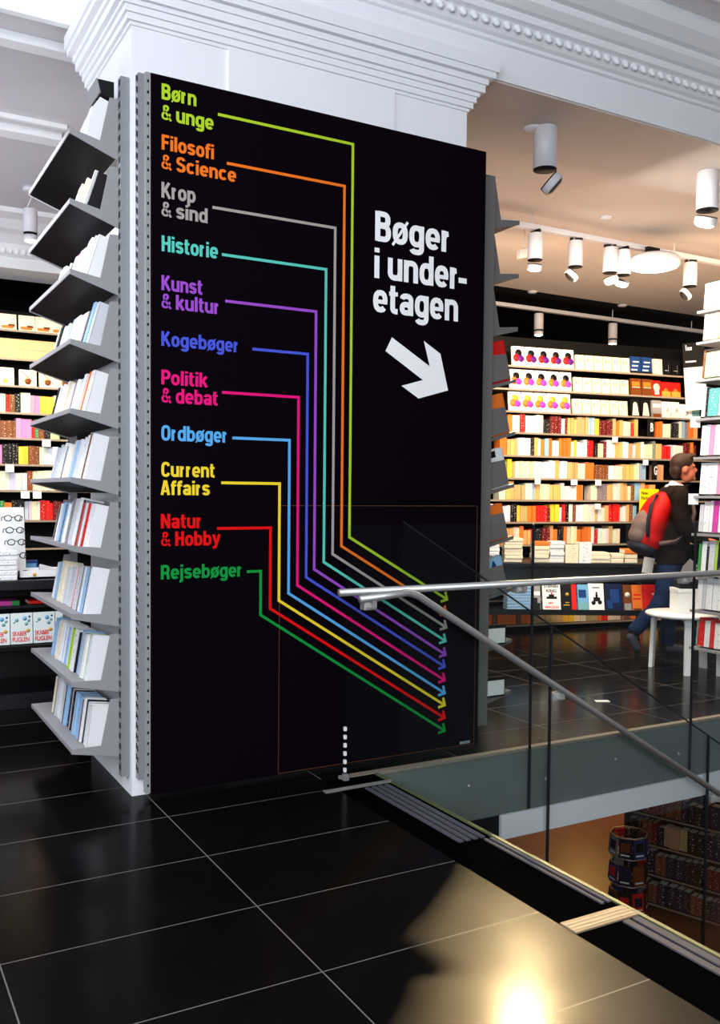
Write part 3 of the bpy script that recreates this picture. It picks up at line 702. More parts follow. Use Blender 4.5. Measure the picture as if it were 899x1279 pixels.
# ------------------------------------------------------------------ lamps
def spot_lamp(name, loc, scale, aim, lit, label, group, hang=0.0, straight=False, rz=0.0):
    """white can on a hinge; aim = tilt of the lower head (radians) towards local +x"""
    r = empty(name, loc, label, 'spotlight', group, (0, 0, rz))
    R, H = 0.058*scale, 0.20*scale
    if hang: b = MB(); b.box((-R*0.9, -0.012, -hang), (R*0.1, 0.012, 0), 'black_plastic'); b.box((R*0.4, -0.012, -hang), (R*0.8, 0.012, 0), 'black_plastic'); b.build('track_adapter', r)
    b = MB(); b.lathe([(R, -hang-H), (R, -hang-0.004), (R*0.96, -hang)], 'white_metal', 24); b.lathe([(R*0.98, -hang-H-0.006), (R*0.98, -hang-H)], 'black_plastic', 24); b.build('can', r)
    T = Matrix.Translation((0, 0, -hang-H-0.012)) @ (Matrix.Translation((R*0.75, 0, -R*0.15)) @ Matrix.Rotation(aim, 4, 'Y') @ Matrix.Translation((-R*0.75, 0, -0.004)) if not straight else Matrix.Identity(4))
    hh = R*0.75 if not straight else R*0.9
    b = MB(); b.lathe([(R*0.96, -0.008), (R*0.96, 0)], 'black_plastic', 24, T); b.lathe([(R*0.92, -hh), (R, -hh+0.006), (R, -0.008)], 'white_metal', 24, T)
    hd = b.build('head', r)
    b = MB(); b.lathe([(R*0.55, -hh-0.012*scale), (R*0.8, -hh-0.006), (R*0.84, -hh)], 'lamp_lens' if lit else 'steel_dark', 20, T); b.build('lens', hd)
    return r
spot_lamp('spotlight', (3.93, 4.62, 3.782), 1.3, -0.85, False, 'large unlit white spotlight under the beam right of the column', 'spotlights under the white beam', rz=-0.51)
spot_lamp('spotlight', (5.46, 4.64, 3.782), 1.35, -0.3, True, 'large lit white spotlight under the beam at the right edge', 'spotlights under the white beam', rz=PI/2)
for (x, y, z, lab) in ((3.86, 4.66, 3.782, 'small white ceiling disc beside the large unlit spotlight'), (*at(757, 271, z=3.9), 'small white ceiling disc above the front lamp track'), (*at(665, 364, z=3.9), 'small white ceiling disc above the rear lamp track, left'), (*at(777, 381, z=3.9), 'small white ceiling disc above the rear lamp track, right')):
    b = MB(); b.lathe([(0.045, 0), (0.06, 0.012), (0.06, 0.02)], 'white_metal', 20, Matrix.Translation((x, y, z-0.02))); tag(b.build('ceiling_disc'), lab, 'smoke detector', 'ceiling discs')
def track(y, x0, x1, z, label, rods):
    r = empty('lamp_track', ((x0+x1)/2, y, z), label, 'lamp track')
    b = MB(); b.box((x0, y-0.03, z), (x1, y+0.03, z+0.045), 'white_metal', bev=0.004); o = b.build('rail', r); o.location = -Vector(((x0+x1)/2, y, z))
    for x in rods:
        b = MB(); b.tube([(x, y, z+0.045), (x, y, 3.90)], 0.006, 'white_metal', 8); o = b.build('hanger', r); o.location = -Vector(((x0+x1)/2, y, z))
track(6.33, 4.6, 9.2, 3.75, 'white lamp track in front carrying most of the warm spotlights', (5.25, 7.0, 8.5))
track(9.06, 5.5, 11.2, 3.75, 'white lamp track at the rear above the bookcase', (6.9, 8.9, 10.4))
TZ = 3.75
for (x, aim, lit, rz, lab) in ((5.29, -0.2, True, PI/2, 'brightly lit white spotlight, leftmost on the front track'), (5.755, -0.75, False, PI-.51, 'white spotlight with tilted black-backed head right of the bright one on front track'),
                               (6.175, -0.3, True, -0.6, 'white lit spotlight left of the pair on the front track'), (6.34, -0.45, True, PI/2, 'white lit spotlight touching the round lamp on the front track'),
                               (7.23, -0.85, False, PI-.51, 'white spotlight with tilted black-backed head, rightmost on the front track')):
    spot_lamp('spotlight', (x, 6.33, TZ), 1.12, aim, lit, lab, 'spotlights on the front track', 0.03, False, rz)
for (x, lab) in ((7.65, 'small white spotlight at left on the rear track'), (8.91, 'small white spotlight at right on the rear track')):
    spot_lamp('spotlight', (x, 9.06, TZ), 1.0, 0, True, lab, 'spotlights on the rear track', 0.03, True)
r = empty('disc_lamp', (6.62, 6.22, 3.60), 'large round glowing ceiling lamp hanging from the front track', 'ceiling lamp')
b = MB(); b.lathe([(0.22, -0.02), (0.235, 0.0), (0.235, 0.05), (0.20, 0.08)], 'white_metal', 32); b.build('shade', r)
b = MB(); b.lathe([(0.18, -0.035), (0.215, -0.022), (0.218, -0.01)], 'lamp_diffuser', 32); b.build('diffuser', r)
b = MB(); b.box((-0.10, -0.02, 0.07), (0.05, 0.02, 0.155), 'black_plastic'); b.build('mount', r)
b = MB(); b.prism([(5.46, 3.62), (5.60, 3.66), (5.60, 3.74), (5.46, 3.70)], 'y', 6.75, 6.79, 'white_metal'); b.tube([(5.53, 6.77, 3.72), (5.53, 6.77, 3.90)], 0.008, 'white_metal'); tag(b.build('loudspeaker'), 'small white tilted loudspeaker box behind the front lamp track', 'loudspeaker')
r = spot_lamp('spotlight', (1.36, 7.9, 3.72), 0.95, 0, True, 'white lit spotlight hanging in the left room under the cornice', 'spotlights in the left room', 0.0, True)
b = MB(); b.tube([(-0.03, 0, 0.0), (0.03, 0, 0.14)], 0.006, 'white_metal', 8); b.lathe([(0.05, 0.14), (0.06, 0.15), (0.06, 0.178)], 'white_metal', 20); b.build('ceiling_plate', r)

# ------------------------------------------------------------------ back bookcase (turned a little towards the viewer)
BO = Vector((7.117, 7.502, 0)); BA = math.radians(-9.4)
BM = Matrix.Translation(BO) @ Matrix.Rotation(BA, 4, 'Z')
SH = [2.803, 2.563, 2.330, 2.107, 1.866, 1.628, 1.398, 1.163, 0.922]
def bookcase(name, mtx, x0, x1, shelves, depth, top, label, posts, back='dark_case'):
    r = bpy.data.objects.new(name, None); col.objects.link(r); r.matrix_world = mtx; tag(r, label, 'bookcase')
    b = MB(); b.box((x0, depth-0.02, 0.0), (x1, depth, top), back); b.build('back_panel', r)
    for z in shelves:
        b = MB(); b.box((x0, 0.0, z-0.022), (x1, depth-0.02, z-0.003), 'dark_case'); b.box((x0, -0.006, z-0.020), (x1, 0.0, z-0.001), 'case_edge'); b.build('shelf', r)
    for x in posts:
        b = MB(); b.box((x-0.012, 0.03, 0), (x+0.012, depth-0.02, top), 'dark_case'); b.build('upright', r)
    return r
bookcase('bookcase', BM, -1.75, 2.6, SH+[0.62, 0.34, 0.07], 0.26, 3.14, 'tall wide black bookcase of novels along the back wall', (-1.74, 2.59))
SHN = ['top', 'second', 'third', 'fourth', 'fifth', 'sixth', 'seventh', 'eighth', 'ninth']
def cover_book(kind):
    """face-out book, 1 unit = real metres, front at y=0 facing -y, returns mesh"""
    b = MB()
    def block(w, h, t, m):
        b.box((-w/2, 0, 0), (w/2, 0.003, h), m); b.box((-w/2, t-0.003, 0), (w/2, t, h), m); b.box((-w/2, 0.003, 0), (-w/2+0.004, t-0.003, h), m)
        b.box((-w/2+0.004, 0.003, 0.003), (w/2-0.004, t-0.003, h-0.003), 'pages')
    def disc(x, z, r, m, y=-0.0006): b.lathe([(r, 0), (r, 0.0006)], m, 16, Matrix.Translation((x, y+0.0006, z)) @ Matrix.Rotation(PI/2, 4, 'X'))
    def rect(x0, z0, x1, z1, m, y=-0.0007): b.box((x0, y, z0), (x1, 0, z1), m)
    if kind.startswith('dots'):
        block(0.142, 0.205, 0.03, 'ink_white')
        top, lft, rgt = {'dots_dark': ('ink_ink', 'ink_red', 'ink_violet'), 'dots_mid': ('ink_ink', 'ink_orange', 'ink_magenta'), 'dots_gold': ('ink_gold', 'ink_orange', 'ink_magenta')}[kind]
        disc(0.002, 0.135, 0.041, top); disc(-0.024, 0.083, 0.041, lft, -0.0008); disc(0.030, 0.077, 0.037, rgt, -0.001); rect(0.066, 0, 0.071, 0.205, 'ink_grey')
    elif kind == 'cream': block(0.108, 0.16, 0.03, 'ink_cream'); rect(-0.028, 0.085, -0.02, 0.125, 'ink_brown'); rect(-0.006, 0.085, 0.002, 0.13, 'ink_gold'); rect(0.014, 0.085, 0.02, 0.125, 'ink_brown'); rect(0.049, 0, 0.054, 0.16, 'ink_gold')
    elif kind == 'wave': block(0.135, 0.185, 0.03, 'ink_blue'); [rect(-0.06+0.012*j, 0.03+0.045*j, 0.02+0.012*j, 0.045+0.045*j, 'ink_pale') for j in range(3)]; rect(-0.067, 0, 0.067, 0.02, 'ink_ink')
    elif kind == 'plain': block(0.12, 0.175, 0.03, 'ink_cream'); disc(0, 0.10, 0.02, 'ink_pale')
    elif kind == 'night': block(0.115, 0.175, 0.03, 'ink_ink'); rect(-0.03, 0.05, 0.02, 0.054, 'ink_pale'); rect(0.018, 0.03, 0.021, 0.12, 'ink_grey')
    elif kind == 'rust': block(0.135, 0.185, 0.03, 'ink_brown'); rect(-0.05, 0.10, 0.05, 0.15, 'ink_orange'); rect(-0.05, 0.085, 0.05, 0.092, 'ink_cream')
    elif kind == 'blush': block(0.115, 0.175, 0.03, 'ink_red'); disc(0, 0.10, 0.045, 'ink_cream'); rect(-0.03, 0.02, 0.03, 0.08, 'ink_cream')
    elif kind == 'flame': block(0.128, 0.165, 0.03, 'ink_red'); rect(-0.06, 0.0, 0.06, 0.06, 'ink_gold'); disc(0.0, 0.06, 0.035, 'ink_orange')
    elif kind == 'bottle': block(0.12, 0.19, 0.03, 'ink_ink'); disc(0, 0.13, 0.028, 'ink_cream'); b.prism([(-0.045, 0.01), (0.045, 0.01), (0.028, 0.12), (-0.028, 0.12)], 'y', -0.0008, 0, 'ink_tan' if 'ink_tan' in M else 'ink_cream')
    elif kind == 'mist': block(0.12, 0.19, 0.03, 'ink_grey'); rect(-0.055, 0.11, 0.055, 0.15, 'ink_pale'); rect(-0.055, 0.0, 0.055, 0.04, 'ink_brown')
    elif kind == 'mint': block(0.115, 0.18, 0.03, 'ink_pale'); disc(0.01, 0.09, 0.022, 'ink_gold'); disc(0.004, 0.094, 0.018, 'ink_pale', -0.0009)
    elif kind == 'page': block(0.165, 0.16, 0.03, 'ink_white'); disc(0, 0.06, 0.03, 'ink_pale')
    elif kind == 'tealbook': block(0.10, 0.14, 0.03, 'ink_teal')
    elif kind == 'amber': block(0.15, 0.15, 0.03, 'ink_cream'); rect(-0.06, 0.01, 0.05, 0.04, 'ink_orange'); rect(0.0, 0.03, 0.06, 0.055, 'ink_brown')
    elif kind == 'bulb': block(0.16, 0.17, 0.03, 'ink_cream'); disc(0, 0.10, 0.05, 'ink_white'); rect(-0.02, 0.02, 0.02, 0.06, 'ink_gold')
    elif kind == 'cross':
        block(0.16, 0.16, 0.03, 'ink_cream'); b.band([(-0.06, 0.15), (0.06, 0.03)], 0.008, -0.0008, 0, 'ink_brown'); b.band([(0.06, 0.15), (-0.06, 0.03)], 0.008, -0.001, 0, 'ink_gold'); disc(0, 0.045, 0.03, 'ink_brown')
    elif kind == 'skaber':
        block(0.135, 0.20, 0.03, 'ink_pale')
        for (x, z, rr, m) in ((-0.03, 0.155, 0.012, 'ink_teal'), (0.02, 0.165, 0.014, 'ink_sky'), (0.045, 0.15, 0.010, 'ink_teal'), (0.03, 0.13, 0.012, 'ink_teal'), (0.05, 0.175, 0.007, 'ink_blue'), (-0.045, 0.14, 0.006, 'ink_teal')): disc(x, z, rr, m)
        disc(0.040, 0.085, 0.013, 'ink_gold', -0.0009)
    return b.mesh('book')
COVERS = {}
def face_out(kind, mtx, label, group):
    if kind not in COVERS: COVERS[kind] = cover_book(kind)
    o = bpy.data.objects.new('book', COVERS[kind]); col.objects.link(o); o.matrix_world = mtx
    return tag(o, label, 'book', group)
def lean(x, y, z, a=0.10): return Matrix.Translation((x, y, z)) @ Matrix.Rotation(-a, 4, 'X')
KN = {'dots_dark': 'white face-out book with black, red and violet dots', 'dots_mid': 'white face-out book with black, orange and magenta dots', 'dots_gold': 'white face-out book with gold, orange and magenta dots',
      'cream': 'small cream face-out book', 'wave': 'blue patterned face-out book', 'plain': 'plain cream face-out book', 'night': 'black face-out book', 'rust': 'rust-brown face-out book', 'blush': 'red and cream face-out book',
      'flame': 'red and gold face-out book', 'bottle': 'dark face-out book with a pale figure', 'mist': 'grey misty face-out book', 'mint': 'pale mint face-out book', 'page': 'wide white face-out book', 'tealbook': 'small teal face-out book'}
def sx(px): return (px-738)/98.0
FACE = [[('dots_dark', 648+14.8*i) for i in range(5)]+[('cream', 722+11.4*i) for i in range(6)]+[('wave', 792), ('wave', 806.5), ('plain', 821), ('night', 833), ('night', 845)],
        [('dots_mid', 646+14.8*i) for i in range(5)]+[('cream', 720.5+11.6*i) for i in range(6)]+[('rust', 793.5), ('rust', 808), ('blush', 820.5), ('flame', 833), ('flame', 846)],
        [('dots_gold', 645+14.8*i) for i in range(5)]+[('cream', 719.5+11.6*i) for i in range(6)]+[('bottle', 793), ('bottle', 806.5), ('mist', 821), ('mint', 833.5), ('mint', 845.5), ('page', 860), ('tealbook', 873.5)]]
for k, row in enumerate(FACE):
    cnt = {}
    for kind, px in row:
        cnt[kind] = cnt.get(kind, 0)
        face_out(kind, BM @ lean(sx(px), 0.015+0.004*(k % 2), SH[k]), '%s, %s from left, %s back shelf' % (KN[kind], ORD[cnt[kind]], SHN[k]), 'face-out books on the %s shelf of the back bookcase' % SHN[k])
        cnt[kind] += 1
WARMP = ['white','cream','cream','pale orange','orange','red','yellow','white','tan','cream','pale orange','brown','pale orange','white','dark red','grey','pale blue','orange','black','red','white','white','orange','cream']
RUNS = {5: {2: 'green'}, }
def spine_row(mtx, x0, x1, z, group, labf, tmin=.034, tmax=.056, hmin=.150, hmax=.2, pal=WARMP, gaps=(), front=0.03, seed=0, bname='paperback'):
    rnd = random.Random(seed); x = x0; n = 0; c = rnd.choice(pal); left = 0; h = hmax
    while True:
        if left <= 0: left = rnd.choice([1, 1, 1, 2, 2, 3]); c = rnd.choice(pal); h = rnd.uniform(hmin, hmax)
        t = rnd.uniform(tmin, tmax); left -= 1
        if x+t > x1: break
        if any(a < x+t and x < b_ for a, b_ in gaps): x += 0.02; continue
        cc = tuple(min(1, max(0.003, v*rnd.uniform(0.8, 1.12))) for v in PALL[c])
        book(t-0.0015, h*rnd.uniform(.97, 1.0), 0.13, cc, mtx @ Matrix.Translation((x+t/2, front+rnd.uniform(-.01, .012), z)), labf(c, n), group, name=bname, cat=bname.replace('_', ' '))
        x += t; n += 1
GAPS = {3: ((sx(800)-.02, sx(820)),), 5: ((sx(812)-.02, sx(823)),), 6: ((sx(729), sx(738)),), 8: ((sx(782)-.02, sx(795)),)}
for k in range(3, 9):
    x1 = sx(878) if k < 5 else (sx(836) if k == 5 else sx(826)); x0 = sx(628 if k > 3 else 637)
    spine_row(BM, x0, x1, SH[k], 'novels on the %s shelf of the back bookcase' % SHN[k],
              lambda c, n, k=k: 'paperback with %s spine, %s from the left on the %s shelf of back bookcase' % (c, ordn(n), SHN[k]), gaps=GAPS.get(k, ()), seed=40+k)
spine_row(BM, sx(612), sx(836), 0.07, 'novels on the lowest shelf of the back bookcase', lambda c, n: 'paperback with %s spine, %s from the left on lowest shelf of back bookcase' % (c, ordn(n)), seed=61, tmin=.05, tmax=.09, pal=['orange', 'tan', 'orange', 'yellow', 'cream', 'red', 'brown', 'black'])
# shelf letter signs and small price tickets
for (px, k, ch_, w2) in ((812, 3, 'B', .11), (818, 5, 'G', .08), (787, 8, 'O', .10)):
    r = bpy.data.objects.new('letter_sign', None); col.objects.link(r); r.matrix_world = BM @ Matrix.Translation((sx(px), -0.004, SH[k])) @ Matrix.Rotation(0.25, 4, 'Z')
    tag(r, 'black shelf sign with white letter %s on the %s shelf of the back bookcase' % (ch_, SHN[k]), 'sign', 'letter signs of the back bookcase')
    b = MB(); b.box((-w2/2, 0, 0), (w2/2, 0.012, 0.205), 'black_plastic', bev=0.002); b.build('plate', r)
    lettering(ch_, -0.012, 0.06, 0.10, 0.048, -0.001, 'print_white', r, 'letter', 0.02)
for (px, k, dz, ww) in ((765, 3, -.075, .07), (671, 5, -.065, .07), (715, 5, -.07, .08), (745, 5, -.07, .075), (805, 4, -.075, .07), (745, 6, -.10, .075)):
    b = MB(); b.box((-ww/2, 0, 0), (ww/2, 0.003, 0.06), 'white_paper'); b.box((-ww/2, 0.003, 0.052), (ww/2, 0.008, 0.06), 'white_metal')
    o = b.build('price_ticket'); o.matrix_world = BM @ Matrix.Translation((sx(px), -0.016, SH[k]+dz))
    tag(o, 'small white ticket on the %s shelf edge of the back bookcase, at %s' % (SHN[k], {765: 'its middle', 671: 'its left end', 715: 'left of middle', 745: 'the centre'}.get(px, 'its right end')), 'price ticket', 'tickets on the back bookcase')
r = bpy.data.objects.new('topic_sign', None); col.objects.link(r); r.matrix_world = BM @ Matrix.Translation((sx(806), -0.06, 1.14)); tag(r, 'bright yellow New Fiction sign on the back bookcase behind the person', 'sign')
b = MB(); b.box((-0.11, 0, 0), (0.14, 0.01, 0.385), 'ink_yellow', bev=0.002); b.build('plate', r)
lettering('New', -0.09, 0.325, 0.036, 0.085, -0.001, 'ink_ink', r, 'lettering', 0.01); lettering('Fiction', -0.09, 0.27, 0.036, 0.15, -0.001, 'ink_ink', r, 'lettering', 0.01)
r = bpy.data.objects.new('topic_sign', None); col.objects.link(r); r.matrix_world = BM @ Matrix.Translation((1.31, -0.08, 2.42)) @ Matrix.Rotation(-0.10, 4, 'Y') @ Matrix.Rotation(-0.35, 4, 'Z'); tag(r, 'tall pale sign with black head standing on the back bookcase at right', 'sign')
b = MB(); b.box((-0.12, 0, 0.0), (0.12, 0.012, 0.50), 'ink_pale', bev=0.002); b.build('plate', r)
b = MB(); b.box((-0.122, -0.003, 0.48), (0.122, 0.014, 0.75), 'black_plastic', bev=0.002); b.build('black_head', r)
b = MB()
for (x0, x1, z0, z1) in ((-0.09, -0.08, 0.67, 0.73), (-0.072, -0.05, 0.67, 0.705), (-0.042, -0.02, 0.67, 0.705), (-0.10, 0.02, 0.535, 0.552)): b.box((x0, -0.005, z0), (x1, -0.003, z1), 'white_paper')
b.build('printed_line', r)

# ------------------------------------------------------------------ long table with stacks in front of the back bookcase
TM = Matrix.Translation((6.20, 6.57, 0)) @ Matrix.Rotation(math.radians(-29.0), 4, 'Z')
# table line follows the photo: front edge from (5.44, 7.01) to (6.70, 6.30)
def tpx(px): return (px-740)/128.0
t = bpy.data.objects.new('display_table', None); col.objects.link(t); t.matrix_world = TM; tag(t, 'long black display table with a tilted lower book ledge, below the back bookcase', 'table')
b = MB(); b.box((-1.15, 0, 0.76), (0.78, 0.75, 0.80), 'table_black', bev=0.004); b.build('tabletop', t)
b = MB(); b.box((-1.13, 0.02, 0.62), (0.76, 0.05, 0.76), 'table_black'); b.build('apron', t)
b = MB(); b.box((-1.15, -0.32, 0.345), (0.78, 0.10, 0.37), 'table_black', bev=0.003); b.box((-1.15, -0.33, 0.345), (0.78, -0.315, 0.395), 'table_black'); b.build('ledge', t)
for x in (-1.05, 0.70):
    for y, zt in ((-0.24, 0.345), (0.66, 0.76)):
        b = MB(); b.box((x-0.02, y-.03, 0.07), (x+0.02, y+.03, zt), 'steel_dark')
        b.lathe([(.034, -.012), (.036, 0), (.034, .012)], 'black_plastic', 14, Matrix.Translation((x, y, .036)) @ Matrix.Rotation(PI/2, 4, 'Y')); b.build('leg', t)
    b = MB(); b.box((x-.015, -.24, .345), (x+.015, .10, .372), 'table_black'); b.box((x-.015, .08, .345), (x+.015, .11, .78), 'table_black'); b.build('brace', t)
STK = [(624, 6, 'white', .13, .034), (650, 7, 'cream', .17, .033), (684, 5, 'cream', .15, .04), (703.5, 6, 'white', .135, .034), (721.5, 1, 'cream', .125, .17), (738, 1, 'white', .12, .20), (757, 3, 'cream', .18, .034), (777.5, 2, 'cream', .12, .045), (795, 3, 'cream', .12, .045)]
SN = ['leftmost pile', 'second pile from the left', 'third pile from the left', 'fourth pile from the left', 'square block right of the fourth pile', 'tall block right of the cream block', 'flat pile by the tall block', 'second pile from the right', 'rightmost pile']
for i, (px, n, c, w2, hh) in enumerate(STK):
    x = tpx(px); z = 0.801
    if n == 1:
        face = book(hh if False else w2, hh, 0.14, PALL[c], TM @ Matrix.Translation((x, 0.03, z)), 'upright %s book on the black table, %s' % (c, SN[i]), 'books on the black display table'); continue
    rnd = random.Random(i)
    for j in range(n):
        m4 = TM @ Matrix.Translation((x+rnd.uniform(-.006, .006), 0.03+rnd.uniform(0, .012), z+hh*(j+.5))) @ Matrix.Rotation(PI/2, 4, 'Y') @ Matrix.Translation((0, 0, -w2/2))
        cc = c if not (i == 8 and j == 2) and not (i == 2 and j == 4) else 'orange'
        book(hh-0.003, w2, 0.20, PALL[cc], m4, '%s book, %s up in the %s on black table' % (cc, ORD[j], SN[i]), 'books lying on the black display table')
def ledge_book(px0, px1, h, c, label, deco=None):
    w2 = (px1-px0)/135.0
    r = bpy.data.objects.new('book', None); col.objects.link(r); x = ((px0+px1)/2-740)/135.0
    r.matrix_world = TM @ Matrix.Translation((x, -0.285, 0.379)) @ Matrix.Rotation(-0.28, 4, 'X'); tag(r, label, 'book', 'face-out books on the table ledge')
    b = MB(); b.box((-w2/2, 0, 0), (w2/2, 0.003, h), c); b.box((-w2/2, 0.027, 0), (w2/2, 0.03, h), c); b.box((-w2/2, 0.003, 0), (-w2/2+0.004, 0.027, h), c); b.build('cover', r)
    b = MB(); b.box((-w2/2+0.004, 0.003, 0.004), (w2/2-0.003, 0.027, h-0.004), 'pages'); b.build('page_block', r)
    if deco: deco(r, w2, h)
    return r
def patch(rects, discs=()):
    def f(r, w2, h):
        b = MB()
        for (x0, z0, x1, z1, m) in rects: b.box((x0*w2, -0.0015, z0*h), (x1*w2, 0, z1*h), m)
        for (x, z, rr, m) in discs: b.lathe([(rr, 0), (rr, 0.001)], m, 14, Matrix.Translation((x*w2, -0.001, z*h)) @ Matrix.Rotation(PI/2, 4, 'X'))
        b.build('cover_print', r)
    return f
def king(r, w2, h):
    patch([(-.28, .42, .30, .50, 'ink_ink'), (-.15, .50, .15, .58, 'ink_ink'), (-.02, .58, .05, .66, 'ink_red')])(r, w2, h)
    lettering('STEPHEN', -0.40*w2, 0.82*h, 0.028, 0.80*w2, -0.001, 'ink_ink', r, 'lettering', 0.02); lettering('KING', -0.28*w2, 0.66*h, 0.028, 0.56*w2, -0.001, 'ink_ink', r, 'lettering', 0.02)
    lettering('MR', -0.16*w2, 0.24*h, 0.018, 0.26*w2, -0.001, 'ink_red', r, 'lettering', 0.01); lettering('MERCEDES', -0.36*w2, 0.09*h, 0.022, 0.76*w2, -0.001, 'ink_red', r, 'lettering', 0.01)
ledge_book(659.5, 673, .24, 'ink_grey', 'grey photo-covered book, leftmost on the ledge of the black table', patch([(-.45, .05, .45, .3, 'ink_ink'), (-.2, .3, .2, .5, 'ink_ink'), (-.45, .6, .45, .75, 'ink_white')]))
ledge_book(675.5, 698, .265, 'ink_white', 'white book with black and red lettering on the ledge of the black table', king)
ledge_book(699, 711.5, .25, 'ink_ink', 'black book with a yellow dot on the ledge of the black table', patch([(-.3, .2, .3, .24, 'ink_gold'), (-.1, .3, .3, .33, 'ink_gold')], [(0.1, .62, .016, 'ink_gold')]))
ledge_book(712, 718, .25, 'ink_red', 'narrow red book beside the black one on the table ledge')
ledge_book(719.5, 733, .25, 'ink_sky', 'blue sky-covered book on the ledge of the black table', patch([(-.4, .5, .3, .8, 'ink_blue'), (-.4, .05, .4, .3, 'ink_teal')]))
ledge_book(733.5, 752.5, .26, 'ink_white', 'white book with a dark motorcycle picture on the table ledge', patch([(-.25, .82, .25, .88, 'ink_grey'), (-.2, .35, .25, .5, 'ink_ink'), (-.05, .5, .1, .62, 'ink_ink')], [(-.2, .3, .02, 'ink_ink'), (.22, .32, .02, 'ink_ink'), (0.02, .66, .009, 'ink_ink')]))
ledge_book(754, 776, .26, 'ink_navy', 'dark blue book in the middle right of the table ledge', patch([(-.2, .3, .3, .8, 'ink_blue'), (-.4, .1, -.1, .4, 'ink_blue')]))
ledge_book(777, 787.5, .25, 'ink_brown', 'brown portrait-covered book on the table ledge', patch([(-.4, .0, .4, .3, 'ink_grey')], [(0, .62, .025, 'ink_cream')]))
ledge_book(788, 800.5, .25, 'ink_orange', 'orange book on the table ledge left of the large red one', patch([(-.4, .6, .4, .66, 'ink_red'), (-.4, .45, .4, .5, 'ink_red'), (-.4, .0, .4, .12, 'ink_brown')]))
ledge_book(801, 823, .255, 'ink_red', 'large bright red book at the right end of the table ledge', patch([(0.05, .62, .3, .68, 'ink_cream')]))
for j in range(9):
    m4 = TM @ Matrix.Translation((-0.70+0.004*(j % 2), -0.27, 0.388+0.029*j)) @ Matrix.Rotation(PI/2, 4, 'Y') @ Matrix.Translation((0, 0, -0.11))
    book(0.026, 0.22, 0.26, PALL['pale blue'], m4, 'pale blue magazine, %s from the bottom of the pile on the table ledge' % ORD[j], 'magazines piled on the table ledge', name='magazine', cat='magazine')

# ------------------------------------------------------------------ right bookcase, end-on at the picture edge
RM = Matrix(((0, -1, 0, 5.825), (-1, 0, 0, 4.955), (0, 0, 1, 0), (0, 0, 0, 1)))
RM = Matrix(((0, 1, 0, 5.825), (-1, 0, 0, 5.02), (0, 0, 1, 0), (0, 0, 0, 1)))      # local x runs towards the viewer, local y into the case
RZ = [2.889, 2.648, 2.357, 2.057, 1.757, 1.456, 1.162, 0.855, 0.561, 0.267]
rc = bookcase('bookcase', RM, -0.0, 0.86, RZ, 0.34, 3.05, 'light grey bookcase seen end-on at the right edge, facing left', (0.848,), 'white_lacquer')
for c_ in rc.children:
    if c_.name.startswith('shelf'):
        c_.data.materials.clear(); c_.data.materials.append(M['shelf_grey']); c_.data.materials.append(M['rail_grey'])
RR = [[(.12,.20,'cream'),(.1,.2,W_)], [(.04,.24,W_),(.045,.24,'cream'),(.045,.24,W_),(.05,.24,'tan'),(.1,.22,'cream')], [(.02,.22,'brown'),(.14,.2,'pale green'),(.1,.2,W_)], [(.035,.24,G_),(.02,.23,K_),(.10,.22,'teal'),(.1,.2,W_)],
      [(.04,.24,W_),(.04,.245,G_),(.04,.24,'pink'),(.04,.24,W_),(.1,.24,W_)], [(.16,.25,W_),(.04,.24,'pink'),(.1,.2,W_)], [(.04,.22,'pale grey'),(.055,.24,W_),(.03,.25,W_),(.05,.25,'magenta'),(.06,.25,W_)],
      [(.03,.22,'green'),(.045,.24,W_),(.02,.2,K_),(.055,.25,G_),(.025,.25,'lime'),(.1,.24,'navy')], [(.05,.23,W_),(.03,.23,G_),(.06,.25,W_),(.08,.25,W_)], [(.02,.2,'grey'),(.055,.23,'red'),(.05,.21,W_),(.04,.22,'red'),(.06,.2,W_)]]
RN2 = ['topmost', 'second', 'third', 'fourth', 'fifth', 'sixth', 'seventh', 'eighth', 'ninth', 'lowest']
for k, row in enumerate(RR):
    x = 0.04
    for n, (t_, h_, c) in enumerate(row):
        m4 = RM @ Matrix.Translation((x+t_/2, 0.02, RZ[k]+0.013)) @ Matrix.Rotation(-0.08, 4, 'X')
        book(t_-0.002, h_*(0.85 if k == 1 else 0.97), 0.16, PALL[c], m4, '%s book, %s from the far end on the %s shelf of the right bookcase' % (c, ORD[n], RN2[k]), 'books in the right bookcase', True)
        x += t_+0.002
for k, lab in ((3, 'white ticket hanging from the fourth shelf at the end of the right bookcase'), (5, 'white ticket hanging beside the face of the person, right bookcase')):
    b = MB(); b.box((-0.035, -0.012, -0.07), (0.04, -0.008, 0.015), 'white_paper'); b.box((-0.03, -0.008, -0.01), (0.03, 0.0, 0.0), 'white_metal'); o = b.build('price_ticket'); o.matrix_world = RM @ Matrix.Translation((0.0, 0, RZ[k])) @ Matrix.Rotation(0.9, 4, 'Z'); tag(o, lab, 'price ticket', 'tickets on the right bookcase')

# ------------------------------------------------------------------ round bent-leg side table and the white things on it
TB = Vector((6.09, 5.33, 0))
t = empty('side_table', TB, 'low round white side table with bent legs beside the right bookcase', 'table')
b = MB(); b.lathe([(0.285, 0.455), (0.295, 0.462), (0.295, 0.478), (0.288, 0.485)], 'white_lacquer', 40); b.build('tabletop', t)
for a in (-2.2, -0.08, 2.0):
    mtx = Matrix.Rotation(a, 4, 'Z'); b = MB()
    prof = [(0.08, 0.455), (0.20, 0.455), (0.232, 0.445), (0.248, 0.42), (0.262, 0.0), (0.232, 0.0), (0.220, 0.40), (0.208, 0.425), (0.19, 0.433), (0.08, 0.433)]
    b.prism(prof, 'y', -0.032, 0.032, 'white_lacquer', mtx); b.build('leg', t)
r = empty('gift_box', TB+Vector((0.06, -0.02, 0.486)), 'white lidded box standing on the round white side table', 'box', rot=(0, 0, -0.5))
